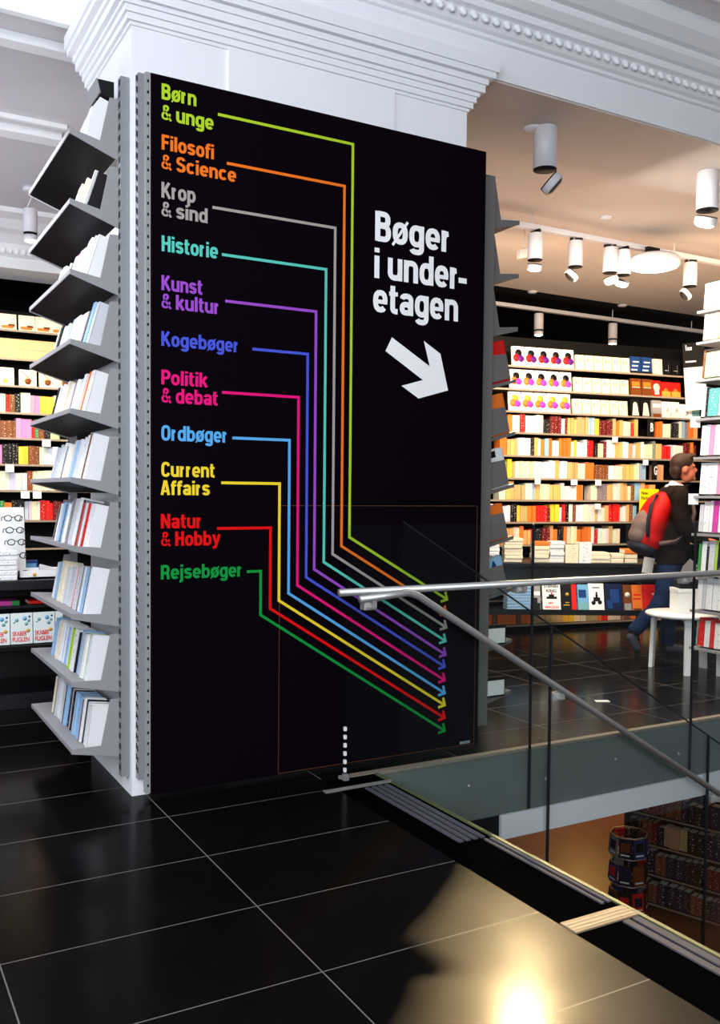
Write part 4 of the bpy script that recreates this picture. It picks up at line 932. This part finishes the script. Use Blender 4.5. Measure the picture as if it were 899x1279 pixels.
b = MB(); b.box((-0.13, -0.10, 0), (0.13, 0.10, 0.17), 'white_paper', bev=0.003); b.build('body', r)
b = MB(); b.box((-0.134, -0.104, 0.17), (0.134, 0.104, 0.20), 'white_lacquer', bev=0.003); b.build('lid', r)
b = MB(); b.box((-0.11, -0.08, 0), (0.11, 0.08, 0.07), 'black_plastic', bev=0.004); b.box((-0.11, -0.081, 0.03), (0.11, -0.08, 0.034), 'slot_dark'); o = b.build('parcel', None, TB+Vector((0.06, -0.02, 0.688)), (0, 0, -0.5)); tag(o, 'black flat parcel lying on top of the white box', 'parcel')
b = MB(); b.prism([(-0.07, 0), (0.07, 0), (0.12, 0.05), (0.0, 0.07)], 'y', -0.06, 0.06, 'shelf_grey'); o = b.build('paper_bag', None, TB+Vector((0.16, -0.05, 0.760)), (0, 0, -0.5)); tag(o, 'crumpled grey paper bag on top of the black parcel', 'bag')
for (px, py, lab, tilt) in ((808, 716, 'white curved leaflet standing at the right end of the black table', 0.15), (853, 717, 'white leaflet tilted to the right in front of the person', 0.75)):
    b = MB()
    for i in range(6):
        a0, a1 = -0.05+0.1*i/6, -0.05+0.1*(i+1)/6
        b.prism([(a0, 0.25*a0*a0*10), (a1, 0.25*a1*a1*10), (a1, 0.25*a1*a1*10+0.004), (a0, 0.25*a0*a0*10+0.004)], 'z', 0, 0.15, 'white_paper', Matrix.Rotation(tilt, 4, 'Y'))
    p = at(px, py, y=5.95 if px > 830 else 6.22); o = b.build('leaflet', None, p, (0, 0, -0.5)); tag(o, lab, 'leaflet', 'white leaflets')

# ------------------------------------------------------------------ left room: bookcase, table, spectacles
LM = Matrix.Translation((0, 9.46, 0))
LZ = [2.997, 2.722, 2.462, 2.202, 1.956, 1.701, 1.447, 1.153, 0.88]
bookcase('bookcase', LM, 0.55, 2.75, LZ+[0.6, 0.3], 0.28, 3.22, 'black bookcase of colourful books in the far left room', (0.56, 2.74))
def lx(px): return 1.341+px*0.00746
for px, n in ((11, 0), (34, 1), (55, 2), (75, 3)):
    face_out('amber', LM @ lean(lx(px), 0.015, LZ[0]), 'cream face-out book with amber drawing, %s from left on the left bookcase top shelf' % ORD[n], 'cream books on the left bookcase top shelf')
b = MB(); b.box((lx(0), 0.02, 0.002), (lx(70), 0.05, 0.19), 'beige_card', bev=0.003); b.box((lx(0)+.01, 0.018, 0.09), (lx(70)-.01, 0.02, 0.094), 'case_edge')
o = b.build('archive_box'); o.matrix_world = LM @ Matrix.Translation((0, 0, LZ[1])); tag(o, 'long beige box on the second shelf of the left bookcase', 'box')
for px, kd, n in ((7, 'bulb', 0), (35, 'cross', 1), (60, 'cross', 2), (82, 'cross', 3)):
    face_out(kd, LM @ lean(lx(px), 0.015, LZ[2]), ('cream book with white round picture on the left bookcase third shelf' if kd == 'bulb' else 'cream book with brown cross, %s right of the round-picture book' % ORD[n-1]), 'face-out books on the left bookcase third shelf')
LPAL = ['white','cream','red','orange','yellow','white','pink','black','brown','pale grey','green','dark red','pale green','blue','cream']
for k in range(3, 8):
    spine_row(LM, lx(-12), lx(78), LZ[k], 'hardbacks on the %s shelf of the left bookcase' % ORD[k], lambda c, n, k=k: 'hardback with %s spine, %s from the left on the %s shelf of left bookcase' % (c, ORD[n], ORD[k]),
              tmin=.03, tmax=.062, hmin=.165, hmax=.205, pal=LPAL, seed=70+k, bname='hardback')
for px, k, lab in ((57, 4, 'white ticket on the fifth shelf edge of the left bookcase'), (11, 5, 'white ticket on the sixth shelf edge of the left bookcase'), (30, 6, 'left one of two white tickets on the seventh shelf of the left bookcase'), (45, 6, 'right one of two white tickets on the seventh shelf of the left bookcase')):
    b = MB(); b.box((-.04, 0, 0), (.04, 0.003, 0.07), 'white_paper'); b.box((-.04, 0.003, 0.06), (.04, 0.009, 0.07), 'white_metal'); o = b.build('price_ticket'); o.matrix_world = LM @ Matrix.Translation((lx(px), -0.017, LZ[k]-0.08)); tag(o, lab, 'price ticket', 'tickets on the left bookcase')
TY = 6.263
t = empty('tiered_table', (1.0, TY, 0), 'black tiered display table behind the left shelf rack', 'table')
for nm, (x0, y0, z0, x1, y1, z1) in (('tabletop', (-.75, 0, .80, .62, .75, .86)), ('middle_shelf', (-.74, 0.12, .665, .61, .72, .685)), ('lower_shelf', (-.75, -.04, .41, .62, .72, .44)), ('back_board', (-.74, .70, .05, .61, .74, .80)), ('plinth', (-.70, .10, 0, .58, .68, .10))):
    b = MB(); b.box((x0, y0, z0), (x1, y1, z1), 'table_black' if nm != 'lower_shelf' else 'dark_case', bev=0.003); b.build(nm, t)
for x in (-.72, .585):
    for y in (.03, .66): b = MB(); b.box((x-.02, y, 0), (x+.02, y+.04, .80), 'table_black'); b.build('leg', t)
for n, px in enumerate((-6, 22, 50, 78)):
    o = face_out('skaber', Matrix.Translation((0.885+px*0.00503+0.02, TY+0.02, 0.445)) @ Matrix.Rotation(-0.08, 4, 'X'), 'pale blue-spotted book with red title, %s from left on the left table lower shelf' % ORD[n], 'spotted books on the left table lower shelf')
    lettering('SKABER', -0.058, 0.055, 0.030, 0.088, -0.002, 'ink_red', o, 'lettering', 0.012); lettering('FUGLEN', -0.058, 0.016, 0.030, 0.104, -0.002, 'ink_red', o, 'lettering', 0.012)
m4 = Matrix.Translation((0.93, TY+0.14, 0.70)) @ Matrix.Rotation(PI/2, 4, 'Y') @ Matrix.Translation((0, 0, -0.13))
o = book(0.03, 0.22, 0.16, PALL['magenta'], m4, 'pink book with a green end lying on the left table middle shelf', 'books on the left table', True)
b = MB(); b.box((-.51, -.01, .78), (.51, .3, 1.005), 'ink_green'); b.build('green_band', o)
m4 = Matrix.Translation((1.17, TY+0.14, 0.70)) @ Matrix.Rotation(PI/2, 4, 'Y') @ Matrix.Translation((0, 0, -0.09))
book(0.022, 0.16, 0.16, PALL['red'], m4, 'red book lying right of the pink one on the left table middle shelf', 'books on the left table', True)
rnd = random.Random(5)
for j in range(6):
    m4 = Matrix.Translation((0.90+rnd.uniform(-.004, .004), TY+0.03+rnd.uniform(0, .01), 0.861+0.0325*(j+.5))) @ Matrix.Rotation(PI/2, 4, 'Y') @ Matrix.Translation((0, 0, -0.09))
    book(0.031, 0.18, 0.22, PALL['white'], m4, 'white book, %s from the bottom of the pile on the left table' % ORD[j], 'white books piled on the left table')
r = empty('spectacle_stand', (0.995, TY+0.32, 0.861), 'white upright stand holding reading glasses on the left table', 'stand')
b = MB(); b.prism([(-.09, 0), (.10, 0), (.085, .47), (-.085, .47)], 'y', 0, .02, 'white_lacquer'); b.build('panel', r)
b = MB(); b.box((-.11, -.06, 0), (.12, .08, .012), 'white_lacquer', bev=.003); b.build('base', r)
def glasses(name, mtx, label, group):
    r = bpy.data.objects.new(name, None); col.objects.link(r); r.matrix_world = mtx; tag(r, label, 'glasses', group)
    b = MB()
    for s_ in (-1, 1): b.tube([(s_*.033+.024*math.cos(a), 0, .019*math.sin(a)) for a in [2*PI*i/14 for i in range(15)]], .0035, 'ink_ink', 6)
    b.tube([(-.010, 0, .004), (0, -.003, .008), (.010, 0, .004)], .003, 'ink_ink', 6); b.build('frame', r)
    for s_ in (-1, 1): b = MB(); b.tube([(s_*.057, 0, .008), (s_*.061, .03, .008), (s_*.060, .09, .004), (s_*.058, .115, -.02)], .003, 'ink_brown', 6); b.build('temple', r)
    for s_ in (-1, 1): b = MB(); b.lathe([(.022, 0), (.022, .0015)], 'glass', 14, Matrix.Translation((s_*.033, 0, 0)) @ Matrix.Diagonal((1, 1, .8, 1)) @ Matrix.Rotation(PI/2, 4, 'X')); b.build('lens', r)
for j, z in enumerate((.40, .32, .24, .15, .03)):
    glasses('reading_glasses', Matrix.Translation((0.995+(.01*j), TY+.32-.115+(0 if j < 4 else -.0), 0.861+z)), 'dark-rimmed reading glasses, %s from the top of the white stand' % ORD[j], 'glasses on the white stand')
r = empty('tray', (1.13, TY+.10, 0.861), 'shallow white tray of small goods on the left table', 'tray')
b = MB(); b.box((-.12, 0, 0), (.20, .25, .012), 'white_lacquer'); b.box((-.12, 0, 0), (.20, .008, .055), 'white_lacquer'); b.box((-.12, .242, 0), (.20, .25, .055), 'white_lacquer'); b.box((-.12, 0, 0), (-.112, .25, .055), 'white_lacquer'); b.box((.192, 0, 0), (.20, .25, .055), 'white_lacquer'); b.build('body', r)
b = MB(); b.lathe([(.012, 0), (.012, .004), (.006, .008)], 'ink_gold', 14, Matrix.Translation((-.02, 0, .028)) @ Matrix.Rotation(PI/2, 4, 'X')); b.build('clasp', r)
b = MB(); b.box((0, 0, 0), (.085, .05, .10), 'ink_blue', bev=.003); b.box((.01, -.001, .02), (.075, 0, .08), 'ink_sky'); o = b.build('card_box', None, (1.10, TY+.40, .861)); tag(o, 'small blue box standing behind the white tray on the left table', 'box')
for j in range(5):
    b = MB(); b.box((0, 0, 0), (.11, .002, .035), 'white_paper'); b.box((0, -.0006, .008), (.11, 0, .016), 'ink_ink'); o = b.build('bookmark', None, (1.15, TY+.12+.02*j, .874+.012*j), (.5, .12*j-.2, .1)); tag(o, 'striped bookmark in the tray on left table, %s of the fan from front' % ORD[j], 'bookmark', 'bookmarks in the tray')

# ------------------------------------------------------------------ the person with the red backpack
mat('skin', rgb(214, 120, 84), 0.55, 0.3); mat('hair_brown', rgb(52, 30, 18), 0.6, 0.3, noise=0.5, nscale=60); mat('jacket', rgb(26, 18, 14), 0.85, 0.1, noise=0.2, nscale=40)
mat('jeans', rgb(26, 42, 72), 0.85, 0.1, noise=0.3, nscale=60); mat('shoe', rgb(60, 62, 70), 0.6, 0.2); mat('shirt', rgb(205, 205, 215), 0.8, 0.1)
mat('pack_red', rgb(186, 14, 10), 0.6, 0.2, noise=0.12, nscale=25); mat('pack_grey', rgb(112, 92, 84), 0.7, 0.2, noise=0.2, nscale=25); mat('pack_dark', rgb(34, 36, 48), 0.7, 0.2)
PB = Matrix.Translation(at(833, 819, z=0)) @ Matrix(((0.871, 0.491, 0, 0), (-0.491, 0.871, 0, 0), (0, 0, 1, 0), (0, 0, 0, 1))) @ Matrix.Scale(1.05, 4)   # x: the way he faces, y: away from viewer
def skin_mesh(name, verts, edges, root=0, sub=2, extra=None, voxel=0.0):
    me = bpy.data.meshes.new(name); me.from_pydata([v[:3] for v in verts], edges, []); ob = bpy.data.objects.new(name, me); col.objects.link(ob)
    md = ob.modifiers.new('s', 'SKIN'); md.use_smooth_shade = True
    for i, v in enumerate(verts):
        sv = me.skin_vertices[0].data[i]; rr = v[3]; sv.radius = (rr if isinstance(rr, tuple) else (rr, rr)); sv.use_root = (i == root)
    sd = ob.modifiers.new('u', 'SUBSURF'); sd.levels = sub; sd.render_levels = sub
    out = bpy.data.meshes.new_from_object(ob.evaluated_get(bpy.context.evaluated_depsgraph_get()))
    bpy.data.objects.remove(ob)
    if extra or voxel:
        bm = bmesh.new(); bm.from_mesh(out)
        for e in (extra or []): e(bm)
        bm.to_mesh(out); bm.free()
        ob = bpy.data.objects.new(name, out); col.objects.link(ob); rm = ob.modifiers.new('r', 'REMESH'); rm.mode = 'VOXEL'; rm.voxel_size = voxel; rm.use_smooth_shade = True
        sm = ob.modifiers.new('m', 'SMOOTH'); sm.iterations = 3; sm.factor = 0.4
        out2 = bpy.data.meshes.new_from_object(ob.evaluated_get(bpy.context.evaluated_depsgraph_get())); bpy.data.objects.remove(ob); out = out2
    out.materials.clear()
    return out
def ell(c, r, rot=0.0):
    def f(bm):
        bmesh.ops.create_uvsphere(bm, u_segments=20, v_segments=14, radius=1, matrix=Matrix.Translation(c) @ Matrix.Rotation(rot, 4, 'Y') @ Matrix.Diagonal((*r, 1)))
    return f
# skeleton (x forward, y away from the viewer, z up); tuples are x, y, z, radius
SK = [(0.0,0,.91,(.15,.13)),(0.0,0,1.05,(.155,.12)),(0.01,0,1.22,(.175,.13)),(0.02,0,1.36,(.16,.12)),(0.045,0,1.44,.06),(0.07,0,1.51,.055),
      (0.01,-.19,1.385,.055),(0.03,-.225,1.13,.043),(0.20,-.20,1.00,.033),(0.27,-.19,1.01,.030),     # near arm 6..9
      (0.01,.19,1.385,.055),(0.06,.235,1.13,.043),(0.26,.20,1.10,.033),(0.33,.19,1.12,.030),           # far arm 10..13
      (0.0,-.10,.85,.085),(-.10,-.11,.46,.058),(-.30,-.08,.245,.042),(-.33,-.08,.20,.036),             # near leg, heel lifted 14..17
      (0.01,.10,.85,.085),(0.05,.10,.48,.056),(0.03,.10,.11,.042),(0.05,.10,.06,.036)]
ED = [(0,1),(1,2),(2,3),(3,4),(4,5),(3,6),(6,7),(7,8),(8,9),(3,10),(10,11),(11,12),(12,13),(0,14),(14,15),(15,16),(16,17),(0,18),(18,19),(19,20),(20,21)]
def add_hand(i, out):
    x, y, z, _ = SK[i]
    for j, (dy, L) in enumerate(((-.03, .07), (-.01, .08), (.01, .075), (.03, .06))):
        a = len(SK); SK.append((x+.035, y+dy, z, .010)); SK.append((x+.035+L*.6, y+dy, z-.01, .009)); SK.append((x+.03+L*.8, y+dy*.9, z-.04, .008)); ED.extend([(i, a), (a, a+1), (a+1, a+2)])
    a = len(SK); SK.append((x+.0, y+out*.035, z+.01, .011)); SK.append((x+.04, y+out*.05, z-.005, .009)); ED.extend([(i, a), (a, a+1)])
add_hand(9, 1); add_hand(13, -1)
HX, HZ = 0.105, 1.615
head = [ell((HX-.008, 0, HZ+.025), (.090, .073, .098)), ell((HX+.035, 0, HZ-.045), (.058, .056, .075), .1), ell((HX+.098, 0, HZ-.012), (.022, .013, .024), .5), ell((HX+.085, 0, HZ-.085), (.020, .028, .020)),
        ell((HX-.012, -.080, HZ-.01), (.020, .010, .032)), ell((HX-.012, .080, HZ-.01), (.020, .010, .032)), ell((HX+.088, 0, HZ-.052), (.012, .024, .007)), ell((HX+.080, 0, HZ+.028), (.014, .05, .012))]
body = skin_mesh('body', SK, ED, 0, 2, head, 0.010)
body.materials.append(M['skin'])
pr_ = bpy.data.objects.new('person', body); col.objects.link(pr_); pr_.matrix_world = PB
tag(pr_, 'person in dark jacket and jeans with a red backpack, stepping towards right bookcase', 'person')
def wear(name, me, m):
    me.materials.clear(); me.materials.append(M[m]); o = bpy.data.objects.new(name, me); col.objects.link(o); o.parent = pr_; return o
def garment(name, pred, off, m):
    """cloth shell that follows the body: the body faces inside pred, pushed out along their normals"""
    bm = bmesh.new(); bm.from_mesh(body); bm.normal_update()
    for v in bm.verts: v.co += v.normal*(off+0.004*math.sin(v.co.z*38+v.co.x*25))
    bmesh.ops.delete(bm, geom=[v for v in bm.verts if not pred(v.co)], context='VERTS')
    for e in [e for e in bm.edges if e.is_boundary]: pass
    me = bpy.data.meshes.new(name); bm.to_mesh(me); bm.free(); o = wear(name, me, m)
    so = o.modifiers.new('thickness', 'SOLIDIFY'); so.thickness = 0.012; so.offset = -1
    return o
garment('jacket', lambda c: .80 < c.z < 1.475 and not (c.z < 1.2 and (c.x > .24 and c.y < 0 or c.x > .30)), 0.032, 'jacket')
garment('jeans', lambda c: (.075 < c.z < .97 if c.x > -.02 or c.y > .02 else c.z > .205 and c.z < .97) and abs(c.y) < .205, 0.022, 'jeans')
for nm, sh in (('shoe', [(-.335,-.08,.215,.045),(-.335,-.08,.17,.045),(-.305,-.08,.10,.045),(-.27,-.08,.05,.035)]), ('shoe', [(0.0,.10,.055,.045),(.06,.10,.05,.046),(.14,.10,.045,.045),(.20,.10,.038,.034)])):
    wear(nm, skin_mesh(nm, sh, [(0,1),(1,2),(2,3)], 0, 2, [ell(sh[1][:3], (.05, .04, .04))], 0.008), 'shoe')
hair = skin_mesh('hair', [(HX-.04,0,HZ+.07,.05),(HX,0,HZ+.09,.05)], [(0,1)], 0, 1, [ell((HX-.022, 0, HZ+.048), (.098, .083, .090)), ell((HX-.065, 0, HZ-.01), (.055, .070, .075)), ell((HX+.05, 0, HZ+.105), (.050, .062, .033))], 0.009)
wear('hair', hair, 'hair_brown')
wear('shirt_collar', skin_mesh('c', [(0.03,0,1.455,.078),(0.055,0,1.50,.070)], [(0,1)], 0, 2, [ell((.03, 0, 1.46), (.085, .085, .03))], 0.008), 'shirt')
bk = bpy.data.objects.new('backpack', None); col.objects.link(bk); bk.matrix_world = PB @ Matrix.Translation((-0.095, -0.05, 1.15)) @ Matrix.Rotation(0.33, 4, 'Y'); tag(bk, 'red and grey backpack worn on the back of the person', 'backpack')
me = skin_mesh('p', [(0,0,-.2,.1),(0,0,.2,.1)], [(0,1)], 0, 1, [ell((-.08, 0, -.02), (.125, .165, .27)), ell((-.06, 0, .10), (.11, .15, .16)), ell((-.07, 0, -.16), (.13, .16, .13))], 0.014); me.materials.append(M['pack_red']); o = bpy.data.objects.new('main_bag', me); col.objects.link(o); o.parent = bk
me = skin_mesh('p', [(-.15,0,-.14,.05),(-.15,0,.02,.05)], [(0,1)], 0, 1, [ell((-.155, -.03, -.08), (.085, .11, .15)), ell((-.16, -.03, -.16), (.08, .11, .09))], 0.012); me.materials.append(M['pack_grey']); o = bpy.data.objects.new('front_pocket', me); col.objects.link(o); o.parent = bk
me = skin_mesh('p', [(-.08,0,-.28,.06),(-.06,0,-.26,.06)], [(0,1)], 0, 1, [ell((-.09, -.01, -.255), (.125, .15, .06))], 0.012); me.materials.append(M['pack_dark']); o = bpy.data.objects.new('bottom_panel', me); col.objects.link(o); o.parent = bk
b = MB(); b.tube([(-.145, -.10, .20), (-.175, -.145, .10), (-.165, -.165, -.02), (-.12, -.172, -.16)], .016, 'pack_dark', 8); b.build('side_zip', bk)
for y in (-.13, .13):
    b = MB(); b.tube([(-.02, y*.7, .20), (.06, y, .27), (.13, y*1.05, .26), (.19, y*1.05, .16), (.20, y*1.1, .02), (.12, y*1.25, -.12), (0.0, y*1.1, -.18)], .019, 'pack_grey', 8); b.build('shoulder_strap', bk)
b = MB(); b.tube([(-.03, -.05, .22), (-.03, -.03, .27), (-.03, .03, .27), (-.03, .05, .22)], .009, 'pack_dark', 8); b.build('grab_handle', bk)

b = MB(); b.prism([(-.05, -.02), (.05, -.025), (.052, .03), (-.046, .034)], 'z', 0.0, 0.002, 'white_paper'); o = b.build('paper_scrap', None, at(752, 876, z=0.0005), (0, 0, -.4)); tag(o, 'small white scrap of paper lying on the far dark floor behind glass', 'paper')

# ------------------------------------------------------------------ lower floor seen through the stairwell
r = empty('card_spinner', (7.03, 6.77, -3.2), 'black wire card spinner on the lower floor under the far floor edge', 'card rack')
b = MB(); b.lathe([(0.24, 0), (0.24, 0.02), (0.05, 0.05)], 'steel_dark', 24); b.build('base', r)
b = MB(); b.tube([(0, 0, 0.04), (0, 0, 1.22)], 0.018, 'steel_dark'); b.build('pole', r)
for z in (0.40, 0.68, 0.96, 1.18):
    b = MB(); b.tube([(0.19*math.cos(2*PI*i/8+.2), 0.19*math.sin(2*PI*i/8+.2), z) for i in range(9)], 0.006, 'steel', 6)
    for i in range(8): a = 2*PI*i/8+.2; b.tube([(0, 0, z-.02), (0.19*math.cos(a), 0.19*math.sin(a), z)], 0.003, 'steel_dark', 5)
    b.build('wire_tier', r)
CC = ['ink_navy', 'ink_brown', 'ink_ink', 'ink_blue', 'ink_ink', 'ink_grey', 'ink_navy', 'ink_red']
for ti, z in enumerate((0.42, 0.70, 0.98)):
    for i in range(8):
        a = 2*PI*(i+.5)/8+.2; b = MB(); b.box((-.062, 0, 0), (.062, .02, .19), CC[(i*3+ti*2) % 8]); b.box((-.045, -.001, .06), (.045, 0, .15), CC[(i+ti+3) % 8]); b.box((-.045, -.001, .02), (.045, 0, .035), 'ink_white')
        o = b.build('card_pack'); o.matrix_world = Matrix.Translation((7.03+0.195*math.cos(a), 6.77+0.195*math.sin(a), -3.2+z)) @ Matrix.Rotation(a+PI/2, 4, 'Z') @ Matrix.Rotation(-.08, 4, 'X')
        tag(o, '%s picture card pack in the %s tier of the lower floor card spinner' % (CC[(i*3+ti*2) % 8][4:].replace('ink', 'black'), ('bottom', 'middle', 'top')[ti]), 'card pack', 'cards on the %s tier of the card spinner' % ('bottom', 'middle', 'top')[ti])
CM = Matrix.Translation((7.75, 7.3, -3.2)) @ Matrix.Rotation(math.radians(-70), 4, 'Z')
bookcase('bookcase', CM, -0.2, 2.6, [0.12, 0.45, 0.78, 1.11], 0.32, 1.5, 'low dark bookcase on the lower floor right of the card spinner', (-0.19, 2.59))
for k, z in enumerate((0.12, 0.45, 0.78, 1.11)):
    spine_row(CM, -0.15, 1.5, z, 'books on the %s shelf of the lower floor bookcase' % ORD[k], lambda c, n, k=k: '%s book, %s from left, %s shelf up of the lower floor bookcase' % (c, ordn(n), ORD[k]), tmin=.05, tmax=.11, hmin=.2, hmax=.26,
              pal=['black', 'navy', 'brown', 'dark red', 'black', 'black', 'navy', 'tan', 'black'], seed=90+k, bname='reference_book')
